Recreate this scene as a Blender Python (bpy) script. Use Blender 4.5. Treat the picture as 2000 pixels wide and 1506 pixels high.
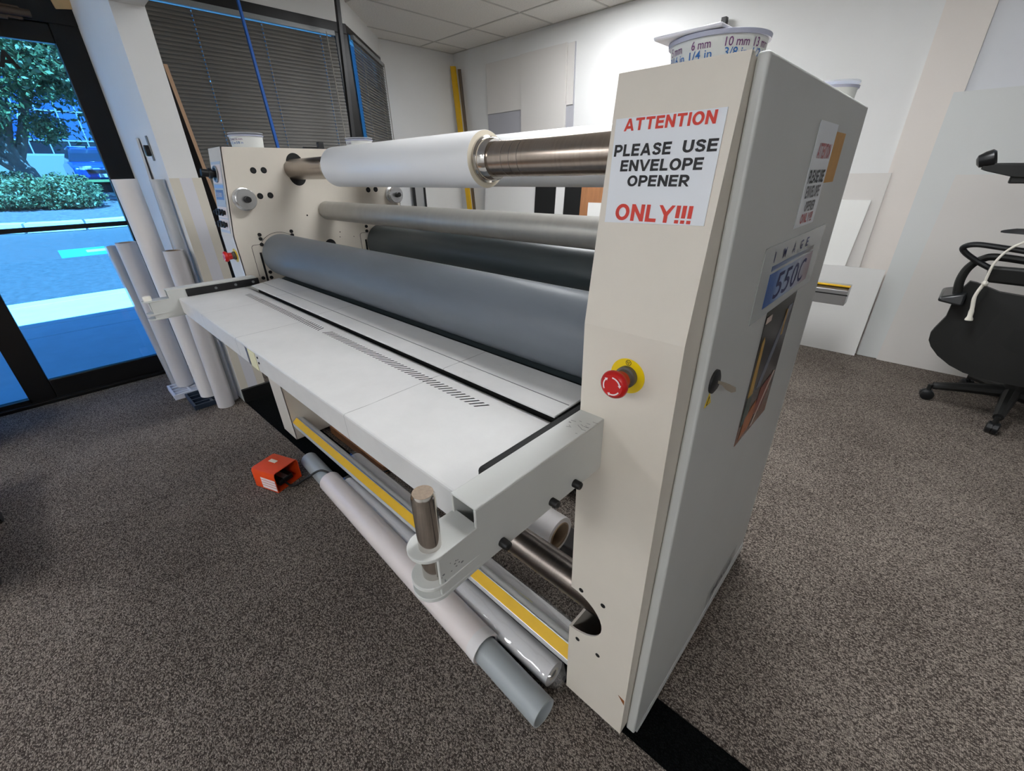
import bpy, bmesh, math, random
from mathutils import Matrix, Vector
import numpy as np
random.seed(7); rng = np.random.default_rng(7)
S = bpy.context.scene
for o in list(bpy.data.objects): bpy.data.objects.remove(o)
COL = S.collection

# ------------------------------------------------------------------ camera
cam_d = bpy.data.cameras.new('camera'); cam = bpy.data.objects.new('camera', cam_d); COL.objects.link(cam)
cam.location = (0.3528, -0.5727, 1.2092); cam.rotation_euler = (1.1077, 0.0187, 0.7586)
cam_d.sensor_fit = 'HORIZONTAL'; cam_d.sensor_width = 36.0; cam_d.lens = 829.6 / 2000 * 36.0
cam_d.clip_start = 0.02; cam_d.clip_end = 400
S.camera = cam
# ------------------------------------------------------------------ colour management
S.view_settings.view_transform = 'Standard'; S.view_settings.look = 'None'
S.view_settings.gamma = 1.0; S.view_settings.use_curve_mapping = False
S.view_settings.exposure = 0.0
# ------------------------------------------------------------------ sky and sun
W = bpy.data.worlds.new('sky'); S.world = W; W.use_nodes = True
nt = W.node_tree; bg = nt.nodes['Background']
sky = nt.nodes.new('ShaderNodeTexSky'); sky.sky_type = 'NISHITA'; sky.sun_disc = False
sky.sun_elevation = math.radians(52); sky.sun_rotation = math.radians(90); sky.altitude = 50
nt.links.new(sky.outputs[0], bg.inputs[0]); bg.inputs[1].default_value = 0.36
sun_d = bpy.data.lights.new('sun', 'SUN'); sun_d.energy = 40.0; sun_d.angle = 0.009; sun_d.color = (1, .96, .9)
sun = bpy.data.objects.new('sun', sun_d); COL.objects.link(sun)
sun.rotation_euler = Vector((-2.85, 0.55, -4.12)).to_track_quat('-Z', 'Y').to_euler()
LAMP = 23.5          # strength of the ceiling troffers

# ------------------------------------------------------------------ materials
def lin(c):
    return tuple(((v/255)/12.92 if v/255 <= .04045 else ((v/255+.055)/1.055)**2.4) for v in c) + (1.0,)
MATS = {}
def mat(name, col, rough=.5, metal=0., var=0., vs=12., bump=0., bs=300., spec=.5, stretch=None, coat=0., alpha=1., trans=0.):
    if name in MATS: return MATS[name]
    m = bpy.data.materials.new(name); m.use_nodes = True; n = m.node_tree.nodes; l = m.node_tree.links
    b = n['Principled BSDF']; c = lin(col)
    b.inputs['Base Color'].default_value = c; b.inputs['Roughness'].default_value = rough
    b.inputs['Metallic'].default_value = metal; b.inputs['Specular IOR Level'].default_value = spec
    b.inputs['Coat Weight'].default_value = coat; b.inputs['Alpha'].default_value = alpha
    b.inputs['Transmission Weight'].default_value = trans
    tc = n.new('ShaderNodeTexCoord'); src = tc.outputs['Object']
    if stretch:
        mp = n.new('ShaderNodeMapping'); mp.inputs['Scale'].default_value = stretch; l.new(src, mp.inputs[0]); src = mp.outputs[0]
    if var:
        t = n.new('ShaderNodeTexNoise'); t.inputs['Scale'].default_value = vs; t.inputs['Detail'].default_value = 6
        t.inputs['Roughness'].default_value = .65; l.new(src, t.inputs['Vector'])
        r = n.new('ShaderNodeValToRGB'); r.color_ramp.elements[0].position = .3; r.color_ramp.elements[1].position = .7
        r.color_ramp.elements[0].color = tuple(x*(1-var) for x in c[:3])+(1,); r.color_ramp.elements[1].color = tuple(min(1, x*(1+var)) for x in c[:3])+(1,)
        l.new(t.outputs[0], r.inputs[0]); l.new(r.outputs[0], b.inputs['Base Color'])
    if bump:
        t = n.new('ShaderNodeTexNoise'); t.inputs['Scale'].default_value = bs; t.inputs['Detail'].default_value = 3; l.new(src, t.inputs['Vector'])
        bp_ = n.new('ShaderNodeBump'); bp_.inputs['Strength'].default_value = bump; bp_.inputs['Distance'].default_value = .002
        l.new(t.outputs[0], bp_.inputs['Height']); l.new(bp_.outputs[0], b.inputs['Normal'])
    MATS[name] = m; return m
def emis(name, col, s):
    m = bpy.data.materials.new(name); m.use_nodes = True; n = m.node_tree.nodes; n.clear()
    e = n.new('ShaderNodeEmission'); e.inputs[0].default_value = lin(col); e.inputs[1].default_value = s
    o = n.new('ShaderNodeOutputMaterial'); m.node_tree.links.new(e.outputs[0], o.inputs[0]); MATS[name] = m; return m
def glassy(name, tint, gloss=.06, rough=.02, diffuse=0.):
    m = bpy.data.materials.new(name); m.use_nodes = True; n = m.node_tree.nodes; l = m.node_tree.links; n.clear()
    t = n.new('ShaderNodeBsdfTransparent'); t.inputs[0].default_value = tuple(tint)+(1,)
    g = n.new('ShaderNodeBsdfGlossy'); g.inputs['Roughness'].default_value = rough; g.inputs[0].default_value = (.9, .9, .9, 1)
    mx = n.new('ShaderNodeMixShader'); mx.inputs[0].default_value = gloss
    l.new(t.outputs[0], mx.inputs[1]); l.new(g.outputs[0], mx.inputs[2]); out = mx.outputs[0]
    if diffuse:
        d = n.new('ShaderNodeBsdfDiffuse'); d.inputs[0].default_value = (.8, .8, .8, 1)
        m2 = n.new('ShaderNodeMixShader'); m2.inputs[0].default_value = diffuse; l.new(out, m2.inputs[1]); l.new(d.outputs[0], m2.inputs[2]); out = m2.outputs[0]
    o = n.new('ShaderNodeOutputMaterial'); l.new(out, o.inputs[0]); MATS[name] = m; return m

def carpet_mat(name, dark, light):
    """loop pile: small tufts in rows, dark between them"""
    m = bpy.data.materials.new(name); m.use_nodes = True; n = m.node_tree.nodes; l = m.node_tree.links; b = n['Principled BSDF']
    b.inputs['Roughness'].default_value = 1; b.inputs['Specular IOR Level'].default_value = .05
    tc = n.new('ShaderNodeTexCoord'); mp = n.new('ShaderNodeMapping'); mp.inputs['Scale'].default_value = (1, 1.4, 1); l.new(tc.outputs['Object'], mp.inputs[0])
    v = n.new('ShaderNodeTexVoronoi'); v.inputs['Scale'].default_value = 270; v.inputs['Randomness'].default_value = .7; l.new(mp.outputs[0], v.inputs['Vector'])
    sep = n.new('ShaderNodeSeparateColor'); l.new(v.outputs['Color'], sep.inputs[0])
    no = n.new('ShaderNodeTexNoise'); no.inputs['Scale'].default_value = 2.; no.inputs['Detail'].default_value = 5; l.new(tc.outputs['Object'], no.inputs['Vector'])
    ma = n.new('ShaderNodeMath'); ma.operation = 'MULTIPLY_ADD'; l.new(no.outputs[0], ma.inputs[0]); ma.inputs[1].default_value = .5
    mc = n.new('ShaderNodeMath'); mc.operation = 'MULTIPLY'; l.new(sep.outputs[0], mc.inputs[0]); mc.inputs[1].default_value = .75; l.new(mc.outputs[0], ma.inputs[2])
    m2 = n.new('ShaderNodeMath'); m2.operation = 'MULTIPLY_ADD'; l.new(v.outputs['Distance'], m2.inputs[0]); m2.inputs[1].default_value = -.75; l.new(ma.outputs[0], m2.inputs[2])
    r = n.new('ShaderNodeValToRGB'); r.color_ramp.elements[0].position = .0; r.color_ramp.elements[1].position = .9
    r.color_ramp.elements[0].color = lin(dark); r.color_ramp.elements[1].color = lin(light)
    l.new(m2.outputs[0], r.inputs[0]); l.new(r.outputs[0], b.inputs['Base Color'])
    bu = n.new('ShaderNodeBump'); bu.inputs['Strength'].default_value = .7; bu.inputs['Distance'].default_value = .004; bu.invert = True
    l.new(v.outputs['Distance'], bu.inputs['Height']); l.new(bu.outputs[0], b.inputs['Normal']); MATS[name] = m; return m

def table_mat(name, col):
    """off-white enamel with fine grime and two hairline cut marks across the table"""
    m = mat(name, col, .45, 0, .05, 9, .05, 500); n = m.node_tree.nodes; l = m.node_tree.links; b = n['Principled BSDF']
    base = b.inputs['Base Color'].links[0].from_socket; tc = next(x for x in n if x.type == 'TEX_COORD')
    sp = n.new('ShaderNodeSeparateXYZ'); l.new(tc.outputs['Object'], sp.inputs[0])
    wob = n.new('ShaderNodeTexNoise'); wob.inputs['Scale'].default_value = 6; l.new(tc.outputs['Object'], wob.inputs['Vector'])
    out = base
    for x0, wdt in ((-.985, .0022), (-.352, .0022), (-1.33, .0016)):
        a = n.new('ShaderNodeMath'); a.operation = 'MULTIPLY_ADD'; l.new(wob.outputs[0], a.inputs[0]); a.inputs[1].default_value = .012; l.new(sp.outputs[0], a.inputs[2])
        c = n.new('ShaderNodeMath'); c.operation = 'COMPARE'; l.new(a.outputs[0], c.inputs[0]); c.inputs[1].default_value = x0+.006; c.inputs[2].default_value = wdt*.5
        no = n.new('ShaderNodeTexNoise'); no.inputs['Scale'].default_value = 25; l.new(tc.outputs['Object'], no.inputs['Vector'])
        k = n.new('ShaderNodeMath'); k.operation = 'MULTIPLY'; l.new(c.outputs[0], k.inputs[0]); l.new(no.outputs[0], k.inputs[1])
        mx = n.new('ShaderNodeMix'); mx.data_type = 'RGBA'; l.new(k.outputs[0], mx.inputs[0]); l.new(out, mx.inputs[6]); mx.inputs[7].default_value = lin((60, 60, 60)); out = mx.outputs[2]
    # smudges with a shape of their own
    st = n.new('ShaderNodeTexNoise'); st.inputs['Scale'].default_value = 5; st.inputs['Detail'].default_value = 8; st.inputs['Roughness'].default_value = .75; l.new(tc.outputs['Object'], st.inputs['Vector'])
    rr = n.new('ShaderNodeValToRGB'); rr.color_ramp.elements[0].position = .62; rr.color_ramp.elements[1].position = .8; rr.color_ramp.elements[1].color = (.3, .3, .3, 1); l.new(st.outputs[0], rr.inputs[0])
    mx = n.new('ShaderNodeMix'); mx.data_type = 'RGBA'; l.new(rr.outputs[0], mx.inputs[0]); l.new(out, mx.inputs[6]); mx.inputs[7].default_value = lin((120, 122, 120))
    l.new(mx.outputs[2], b.inputs['Base Color']); return m

def gradient_mat(name, stops, axis, lo, hi, rough=.35, noise=0.):
    """printed graphic: colours along one object axis (flat print)"""
    m = bpy.data.materials.new(name); m.use_nodes = True; n = m.node_tree.nodes; l = m.node_tree.links; b = n['Principled BSDF']; b.inputs['Roughness'].default_value = rough
    tc = n.new('ShaderNodeTexCoord'); sp = n.new('ShaderNodeSeparateXYZ'); l.new(tc.outputs['Object'], sp.inputs[0])
    mr = n.new('ShaderNodeMapRange'); mr.inputs[1].default_value = lo; mr.inputs[2].default_value = hi; l.new(sp.outputs[axis], mr.inputs[0]); s = mr.outputs[0]
    if noise:
        no = n.new('ShaderNodeTexNoise'); no.inputs['Scale'].default_value = 16; no.inputs['Detail'].default_value = 5; l.new(tc.outputs['Object'], no.inputs['Vector'])
        a = n.new('ShaderNodeMath'); a.operation = 'MULTIPLY_ADD'; l.new(no.outputs[0], a.inputs[0]); a.inputs[1].default_value = noise; l.new(s, a.inputs[2]); s = a.outputs[0]
    r = n.new('ShaderNodeValToRGB'); e = r.color_ramp.elements
    e[0].position, e[0].color = stops[0][0], lin(stops[0][1]); e[1].position, e[1].color = stops[-1][0], lin(stops[-1][1])
    for p_, c_ in stops[1:-1]: x = e.new(p_); x.color = lin(c_)
    l.new(s, r.inputs[0]); l.new(r.outputs[0], b.inputs['Base Color']); MATS[name] = m; return m

carpet_mat('carpet', (62, 55, 51), (176, 165, 154)); carpet_mat('black_carpet', (4, 5, 5), (22, 24, 24))
mat('wall_paint', (228, 228, 226), .7, var=.015, vs=3); mat('wall_warm_lit', (228, 221, 214), .7, var=.015, vs=3); mat('wall_cool_lit', (221, 223, 227), .7, var=.015, vs=3)  # warm and cool copies carry the light tints of one back wall
mat('cream', (218, 210, 197), .42, var=.03, vs=5, bump=.03, bs=600)
mat('grey_white', (196, 197, 194), .45, var=.02, vs=5, bump=.03, bs=600)
mat('arm_paint', (205, 206, 202), .42, var=.03, vs=8, bump=.04, bs=500)
table_mat('table', (214, 213, 211))
mat('black_plastic', (18, 18, 19), .45); mat('black_matte', (10, 11, 11), .7); mat('black_frame', (14, 13, 12), .35, spec=.35)
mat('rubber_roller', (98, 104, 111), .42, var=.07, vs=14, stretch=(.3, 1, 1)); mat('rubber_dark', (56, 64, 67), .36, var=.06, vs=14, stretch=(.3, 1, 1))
mat('aluminium_roller', (166, 164, 158), .45, .6, var=.06, vs=30, stretch=(1, .2, .2))
mat('steel', (168, 155, 144), .24, 1., var=.10, vs=26, stretch=(8, .1, .1)); mat('dark_steel', (120, 112, 106), .3, 1., var=.1, vs=30, stretch=(8, .1, .1))
mat('chrome', (205, 200, 194), .12, 1.); mat('aluminium_hub', (214, 214, 214), .25, .85); mat('aluminium', (190, 191, 192), .32, .9); mat('pin_face', (186, 168, 150), .5, .9, var=.12, vs=300)
mat('vinyl_white', (236, 236, 236), .32, coat=.15); mat('vinyl_edge', (226, 216, 196), .6); mat('paper_white', (228, 224, 222), .5); mat('paper_gloss', (232, 222, 218), .28, coat=.3)
mat('pvc_grey', (162, 168, 170), .38); mat('cardboard', (150, 128, 104), .8)
mat('yellow', (226, 178, 8), .5, var=.06, vs=10); mat('yellow_plate', (240, 206, 10), .4); mat('red', (196, 22, 20), .35); mat('red_ink', (214, 62, 48), .6); mat('black_ink', (28, 26, 28), .6)
mat('white_ink', (236, 226, 226), .5); mat('sign_paper', (226, 229, 234), .4); mat('orange', (226, 74, 22), .42, var=.06, vs=14); mat('orange_note', (204, 152, 76), .6, var=.1, vs=30)
mat('faded_red', (196, 120, 122), .6); mat('faded_grey', (120, 120, 122), .6); mat('tile', (232, 229, 222), .9, var=.10, vs=90, bump=.4, bs=160)
mat('tbar', (196, 193, 186), .6); mat('plywood', (188, 128, 66), .7, var=.15, vs=40); mat('rust', (128, 72, 12), .8, var=.3, vs=200)
mat('slat', (98, 95, 89), .5); mat('cord', (150, 145, 135), .7); mat('blue_pole', (16, 96, 190), .45); mat('clear_rail', (128, 132, 134), .3)
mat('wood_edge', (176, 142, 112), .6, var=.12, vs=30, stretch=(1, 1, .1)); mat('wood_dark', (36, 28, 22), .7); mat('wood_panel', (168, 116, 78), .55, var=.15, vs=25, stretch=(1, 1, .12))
mat('board_white', (228, 227, 224), .6); mat('roll_grey', (204, 201, 202), .5); mat('roll_dark', (176, 172, 168), .5); mat('board_cream', (218, 214, 209), .7); mat('board_grey', (176, 176, 182), .7); mat('board_pale', (214, 216, 214), .6); mat('board_bright', (240, 240, 236), .5)
mat('chair_black', (20, 21, 20), .55); mat('chair_shiny', (22, 24, 26), .3); mat('rope', (222, 218, 206), .9, bump=.5, bs=900)
mat('jar_label', (224, 226, 222), .45); mat('jar_lid', (240, 240, 248), .35); mat('jar_tape', (178, 181, 200), .4); mat('purple_ink', (112, 56, 112), .6); mat('blue_ink', (40, 104, 176), .6); mat('navy_ink', (20, 26, 92), .5)
mat('sticker_grey', (190, 193, 192), .25, coat=.2); mat('panel_blue', (140, 182, 232), .4); mat('panel_grey', (184, 196, 210), .4); mat('display_blue', (88, 130, 190), .3)
mat('tape_cream', (226, 222, 184), .5); mat('wrap_beige', (218, 211, 196), .6); mat('wrap_white', (220, 219, 224), .6); mat('baseboard', (10, 10, 10), .5)
mat('tan_paper', (196, 168, 124), .7, var=.1, vs=8); mat('bronze', (92, 78, 66), .35, .6); mat('green_led', (20, 120, 110), .3); mat('grey_box', (120, 122, 124), .5)
mat('tray_white', (214, 218, 230), .4); mat('tray_dark', (34, 46, 62), .45); mat('blue_bin', (12, 74, 140), .45)
mat('asphalt', (78, 76, 76), .9, var=.28, vs=14, bump=.5, bs=60); mat('concrete', (206, 202, 194), .9, var=.06, vs=5); mat('mulch', (100, 92, 92), .95, var=.5, vs=12, bump=.6, bs=40)
mat('leaf', (88, 102, 62), .45, var=.5, vs=2.5, coat=.2); mat('leaf_shrub', (100, 108, 70), .5, var=.45, vs=5); mat('bark', (128, 118, 108), .9, var=.35, vs=9, bump=.6, bs=30)
mat('car_blue', (16, 70, 150), .25, coat=.6); mat('car_glass', (26, 40, 54), .08); mat('tyre', (16, 16, 16), .8); mat('car_white', (170, 170, 170), .3)
mat('facade', (120, 118, 114), .8); mat('facade_brown', (74, 58, 52), .7); mat('mullion', (130, 132, 134), .5); mat('far_glass', (40, 70, 110), .06, .0, spec=1.); mat('far_glass_dark', (30, 34, 40), .1)
mat('park_blue', (56, 140, 160), .7); mat('park_white', (190, 186, 180), .7); mat('grass', (84, 104, 50), .9, var=.2, vs=6); mat('roof_grey', (150, 148, 144), .8)
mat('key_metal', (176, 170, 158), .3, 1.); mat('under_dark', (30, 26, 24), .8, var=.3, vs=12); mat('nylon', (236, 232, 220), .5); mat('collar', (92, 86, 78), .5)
glassy('tinted_glass', (.31, .66, 1.0), .05); glassy('film', (.96, .97, .98), .12, .10, .05); glassy('clear_plastic', (.90, .92, .95), .10, .1, .35); glassy('decal_film', (.97, .97, .97), .04, .25, .03)
emis('lamp_panel', (250, 252, 255), LAMP)

# ------------------------------------------------------------------ mesh helpers
class MB:
    def __init__(s): s.v = []; s.f = []
    def add(s, vs, fs):
        k = len(s.v); s.v += [tuple(x) for x in vs]; s.f += [tuple(i+k for i in f) for f in fs]; return s
    def box(s, x0, x1, y0, y1, z0, z1):
        return s.add([(x0,y0,z0),(x1,y0,z0),(x1,y1,z0),(x0,y1,z0),(x0,y0,z1),(x1,y0,z1),(x1,y1,z1),(x0,y1,z1)],
                     [(0,3,2,1),(4,5,6,7),(0,1,5,4),(1,2,6,5),(2,3,7,6),(3,0,4,7)])
    def hexa(s, lo, hi):
        """eight corners: four below, four above in the same order"""
        return s.add(list(lo)+list(hi), [(3,2,1,0),(4,5,6,7),(0,1,5,4),(1,2,6,5),(2,3,7,6),(3,0,4,7)])
    def prism(s, poly, d):
        """closed 3D polygon swept by vector d"""
        n = len(poly); d = Vector(d); a = [Vector(q) for q in poly]; b = [q+d for q in a]
        return s.add(a+b, [tuple(reversed(range(n))), tuple(range(n, 2*n))]+[(i, (i+1) % n, (i+1) % n+n, i+n) for i in range(n)])
    def rings(s, rs, cap=True, closed=True):
        n = len(rs[0]); k = len(s.v)
        for r in rs: s.v += [tuple(q) for q in r]
        for j in range(len(rs)-1):
            for i in range(n if closed else n-1):
                s.f.append((k+j*n+i, k+j*n+(i+1) % n, k+(j+1)*n+(i+1) % n, k+(j+1)*n+i))
        if cap:
            s.f.append(tuple(k+i for i in reversed(range(n)))); s.f.append(tuple(k+(len(rs)-1)*n+i for i in range(n)))
        return s
    def lathe(s, a, b, prof, n=28, cap=True):
        """profile [(t, r)] along a->b"""
        a, b = Vector(a), Vector(b); d = b-a; u = d.normalized().orthogonal().normalized(); w = d.normalized().cross(u)
        return s.rings([[a+d*t+(u*math.cos(2*math.pi*i/n)+w*math.sin(2*math.pi*i/n))*r for i in range(n)] for t, r in prof], cap)
    def cyl(s, a, b, r, r2=None, n=28): return s.lathe(a, b, [(0, r), (1, r if r2 is None else r2)], n)
    def tubeshell(s, a, b, r, ri, n=28, depth=None):
        """hollow tube: outer r, bore ri"""
        return s.lathe(a, b, [(0, ri), (0, r), (1, r), (1, ri), (0.0, ri)], n, cap=False)
    def path(s, pts, r, n=10, flat=None):
        pts = [Vector(q) for q in pts]; rs = []; up = None
        for i, q in enumerate(pts):
            t = (pts[min(i+1, len(pts)-1)]-pts[max(i-1, 0)]).normalized()
            u = t.orthogonal().normalized() if up is None else (up-t*up.dot(t)).normalized()
            up = u; w = t.cross(u); rr = r[i] if isinstance(r, (list, tuple)) else r
            rs.append([q+(u*math.cos(2*math.pi*k/n)+w*math.sin(2*math.pi*k/n)*(flat or 1))*rr for k in range(n)])
        return s.rings(rs)
    def mesh(s, name, m, smooth=True, angle=35):
        me = bpy.data.meshes.new(name); me.from_pydata(s.v, [], s.f); me.materials.append(MATS[m])
        bm = bmesh.new(); bm.from_mesh(me); bmesh.ops.recalc_face_normals(bm, faces=bm.faces); bm.to_mesh(me); bm.free()
        if smooth:
            me.shade_smooth(); me.set_sharp_from_angle(angle=math.radians(angle))
        return me
def spline(pts, k=8):
    pts = [Vector(q) for q in pts]; out = []
    for i in range(len(pts)-1):
        p0, p1, p2, p3 = pts[max(i-1, 0)], pts[i], pts[i+1], pts[min(i+2, len(pts)-1)]
        for j in range(k):
            t = j/k; out.append(.5*((2*p1)+(p2-p0)*t+(2*p0-5*p1+4*p2-p3)*t*t+(3*p1-p0-3*p2+p3)*t**3))
    out.append(pts[-1]); return out
def link(name, me, parent=None, loc=(0, 0, 0), bevel=0., seg=2):
    o = bpy.data.objects.new(name, me); COL.objects.link(o); loc = Vector(loc)
    if parent is not None:
        o.parent = parent
        if parent.type == 'EMPTY': loc = loc-Vector(parent['base'])
        elif 'shift' in parent: loc = loc-Vector(parent['shift'])
    o.location = loc
    if parent is None or parent.type == 'EMPTY':
        pass
    if bevel:
        b = o.modifiers.new('bevel', 'BEVEL'); b.width = bevel; b.segments = seg; b.limit_method = 'ANGLE'; b.angle_limit = math.radians(40)
        b.harden_normals = False
    return o
def O(name, mb, m, parent=None, bevel=0., smooth=True, angle=35, seg=2):
    return link(name, mb.mesh(name, m, smooth, angle), parent, (0, 0, 0), bevel, seg)
def tag(o, label=None, cat=None, group=None, kind=None):
    if label: o['label'] = label
    if cat: o['category'] = cat
    if group: o['group'] = group
    if kind: o['kind'] = kind
    return o
def thing(name, label, cat, base, group=None):
    o = bpy.data.objects.new(name, None); COL.objects.link(o); o.location = base; o['base'] = tuple(base); o.empty_display_size = .05
    return tag(o, label, cat, group)
def struct(name, mb, m, label, bevel=0.):
    return tag(O(name, mb, m, None, bevel), label, None, None, 'structure')
def bx(*a): return MB().box(*a)
def text(name, body, P, u, v, w, h, m, parent, bold=.012, depth=.0004, lift=.0006):
    """flat lettering: lower-left corner P, right u, up v, width w, height h"""
    cu = bpy.data.curves.new('t', 'FONT'); cu.body = body; cu.size = 1; cu.offset = bold; cu.resolution_u = 3
    o = bpy.data.objects.new('t', cu); COL.objects.link(o)
    bpy.context.view_layer.update(); dg = bpy.context.evaluated_depsgraph_get()
    me = bpy.data.meshes.new_from_object(o.evaluated_get(dg)); bpy.data.objects.remove(o); bpy.data.curves.remove(cu)
    co = np.array([q.co[:] for q in me.vertices]); lo, hi = co.min(0), co.max(0)
    u, v = Vector(u).normalized(), Vector(v).normalized(); nrm = u.cross(v); P = Vector(P)
    for q in me.vertices:
        a = (q.co.x-lo[0])/(hi[0]-lo[0])*w; b = (q.co.y-lo[1])/(hi[1]-lo[1])*h
        q.co = P+u*a+v*b+nrm*lift
    me.materials.clear(); me.materials.append(MATS[m]); me.name = name
    return link(name, me, parent)
def arc(cx, cy, rx, ry, a0, a1, n=9): return [(cx+rx*math.cos(math.radians(a0+(a1-a0)*i/n)), cy+ry*math.sin(math.radians(a0+(a1-a0)*i/n))) for i in range(n+1)]
BOWL = [(.0, .9), (.38, .9)]+arc(.38, .67, .24, .23, 90, -90, 8)+[(.0, .44)]
GL = {'A': (.86, [[(.09, -.05), (.43, 1.05)], [(.43, 1.05), (.77, -.05)], [(.2, .29), (.66, .29)]]), 'T': (.76, [[(0, .9), (.76, .9)], [(.38, 0), (.38, 1)]]),
 'E': (.66, [[(.1, 0), (.1, 1)], [(0, .9), (.66, .9)], [(0, .52), (.62, .52)], [(0, .1), (.66, .1)]]), 'N': (.76, [[(.1, 0), (.1, 1)], [(.1, .96), (.66, .04)], [(.66, 0), (.66, 1)]]), 'I': (.2, [[(.1, 0), (.1, 1)]]),
 'O': (.86, [arc(.43, .5, .33, .4, 0, 360, 24)]), 'P': (.70, [[(.1, 0), (.1, 1)], BOWL]), 'R': (.76, [[(.1, 0), (.1, 1)], BOWL, [(.34, .44), (.68, -.05)]]), 'L': (.62, [[(.1, 0), (.1, 1)], [(0, .1), (.62, .1)]]),
 'S': (.70, [[(.60, .70), (.54, .84), (.36, .905), (.18, .86), (.115, .73), (.18, .61), (.36, .53), (.53, .45), (.60, .30), (.54, .15), (.35, .095), (.16, .15), (.10, .30)]]),
 'U': (.74, [[(.1, 1)]+arc(.37, .37, .27, .27, 180, 360, 10)+[(.64, 1)]]), 'V': (.80, [[(.05, 1.05), (.40, -.05)], [(.40, -.05), (.75, 1.05)]]), 'Y': (.80, [[(.05, 1.05), (.40, .45)], [(.75, 1.05), (.40, .45)], [(.40, .5), (.40, 0)]]),
 '!': (.2, [[(.1, .3), (.1, 1)], [(.1, 0), (.1, .19)]])}
def block_text(name, body, P, u, v, w, h, m, parent, hw=.098):
    """heavy grotesque capitals drawn as strokes; lower-left corner P"""
    x = 0.; q = MB(); flat = []
    for chh in body:
        if chh == ' ': x += .34; continue
        wd_, strokes = GL[chh]
        for st in strokes:
            st = [Vector((a, b)) for a, b in st]; n = len(st); L_, R_ = [], []; closed = (st[0]-st[-1]).length < 1e-6
            for i in range(n):
                t = (st[(i+1) if i < n-1 else (1 if closed else i)]-st[(i-1) if i > 0 else (n-2 if closed else 0)]).normalized(); nr = Vector((-t.y, t.x))*hw
                L_.append(st[i]+nr); R_.append(st[i]-nr)
            for i in range(n-1): flat.append([(x+c.x, min(1, max(0, c.y))) for c in (R_[i], R_[i+1], L_[i+1], L_[i])])
        x += wd_+.12
    x -= .12; u, v = Vector(u).normalized(), Vector(v).normalized(); P = Vector(P); nr = u.cross(v)
    for k, f in enumerate(flat): q.add([P+u*(a/x*w)+v*(b*h)+nr*(.0006+.000002*(k % 7)) for a, b in f], [(0, 1, 2, 3)])
    return O(name, q, m, parent, smooth=False)
def quad_plate(P, u, v, w, h, t):
    u, v = Vector(u).normalized(), Vector(v).normalized(); n = u.cross(v); P = Vector(P)
    lo = [P, P+u*w, P+u*w+v*h, P+v*h]; return MB().hexa(lo, [q+n*t for q in lo])

# ================================================================== SETTING
ZC = 2.394
struct('floor', MB().prism([(-3.37, -4.4, -.1), (4.4, -4.4, -.1), (4.4, 3.3, -.1), (-4.2, 3.3, -.1), (-4.2, 2.3, -.1), (-3.43, 1.52, -.1), (-3.43, 0, -.1), (-3.37, 0, -.1)], (0, 0, .1)), 'carpet', 'grey brown loop pile carpet covering the office floor')
tag(O('carpet_strip', MB().prism([(-2.372, -.061, .0005), (-1.5, -.044, .0005), (.2, -.011, .0005), (4.2, .06, .0005), (4.2, .19, .0005), (.2, .113, .0005), (-2.372, .105, .0005)], (0, 0, .003)), 'black_carpet'), 'black carpet strip running under the laminator front', None, None, 'structure')
struct('wall_back', bx(-4.3, .018, 3.2, 3.36, 0, ZC), 'wall_paint', 'white painted back wall behind the laminator')
struct('wall_back_strip', bx(.018, .229, 3.185, 3.36, 0, ZC), 'wall_warm_lit', 'strip of the back wall with warmer light put into its colour')  # same back wall: warmer light painted as a slightly raised strip
struct('wall_back_right', bx(.229, 4.4, 3.2, 3.36, 0, ZC), 'wall_cool_lit', 'back wall behind the chair with cooler light put into its colour')  # same back wall: cooler light painted into the colour
struct('wall_left', bx(-4.25, -4.09, 2.28, 3.2, 0, ZC), 'wall_paint', 'white wall between the corner window and the back wall')
def slab_between(a, b, z0, z1, t=.14):
    a, b = Vector((a[0], a[1], 0)), Vector((b[0], b[1], 0)); d = (b-a).normalized(); n = Vector((-d.y, d.x, 0))
    lo = [a, b, b+n*t, a+n*t]; return MB().hexa([q+Vector((0, 0, z0)) for q in lo], [q+Vector((0, 0, z1)) for q in lo])
A1, A2 = (-3.345, 1.53), (-4.09, 2.28)
struct('wall_window_header', bx(-3.49, -3.345, .06, 1.53, 2.235, ZC), 'wall_paint', 'white wall above the wide window')
struct('wall_window_sill', bx(-3.49, -3.345, .06, 1.53, 0, .55), 'wall_paint', 'white wall below the wide window')
struct('wall_corner_header', slab_between(A1, A2, 2.24, ZC), 'wall_paint', 'white wall above the slanted corner window')
struct('wall_corner_sill', slab_between(A1, A2, 0, .55), 'wall_paint', 'white wall below the slanted corner window')
struct('wall_fin', bx(-3.42, -2.39, -.062, .06, 0, ZC), 'wall_paint', 'white stub wall between the glass door and the window')
struct('trim_2', bx(-2.3895, -1.75, -.062, .056, 1.874, ZC-.002), 'wall_paint', 'white dropped header at the end of the stub wall')
struct('wall_right', bx(4.2, 4.4, -4.4, 3.3, 0, ZC), 'wall_paint', 'white side wall beyond the chair')
struct('wall_front', bx(-4.4, 4.4, -4.4, -4.2, 0, ZC), 'wall_paint', 'white wall behind the camera')
struct('wall_door_header', bx(-3.47, -3.31, -4.2, -.062, 2.12, ZC), 'wall_paint', 'wall above the glass entrance')
struct('wall_door_left', bx(-3.47, -3.31, -4.2, -2.2, 0, 2.12), 'wall_paint', 'wall left of the glass entrance')
struct('baseboard_fin', bx(-2.389, -2.372, -.064, .11, 0, .086), 'baseboard', 'black rubber baseboard on the stub wall end', .003)
struct('roof', bx(-3.47, 4.6, -4.6, 12, 2.44, 4.0), 'roof_grey', 'flat roof mass of the office building')
struct('wall_outer', bx(-3.47, -3.36, 3.4, 12, -.1, 2.44), 'facade', 'outer wall of the office building')
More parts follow.
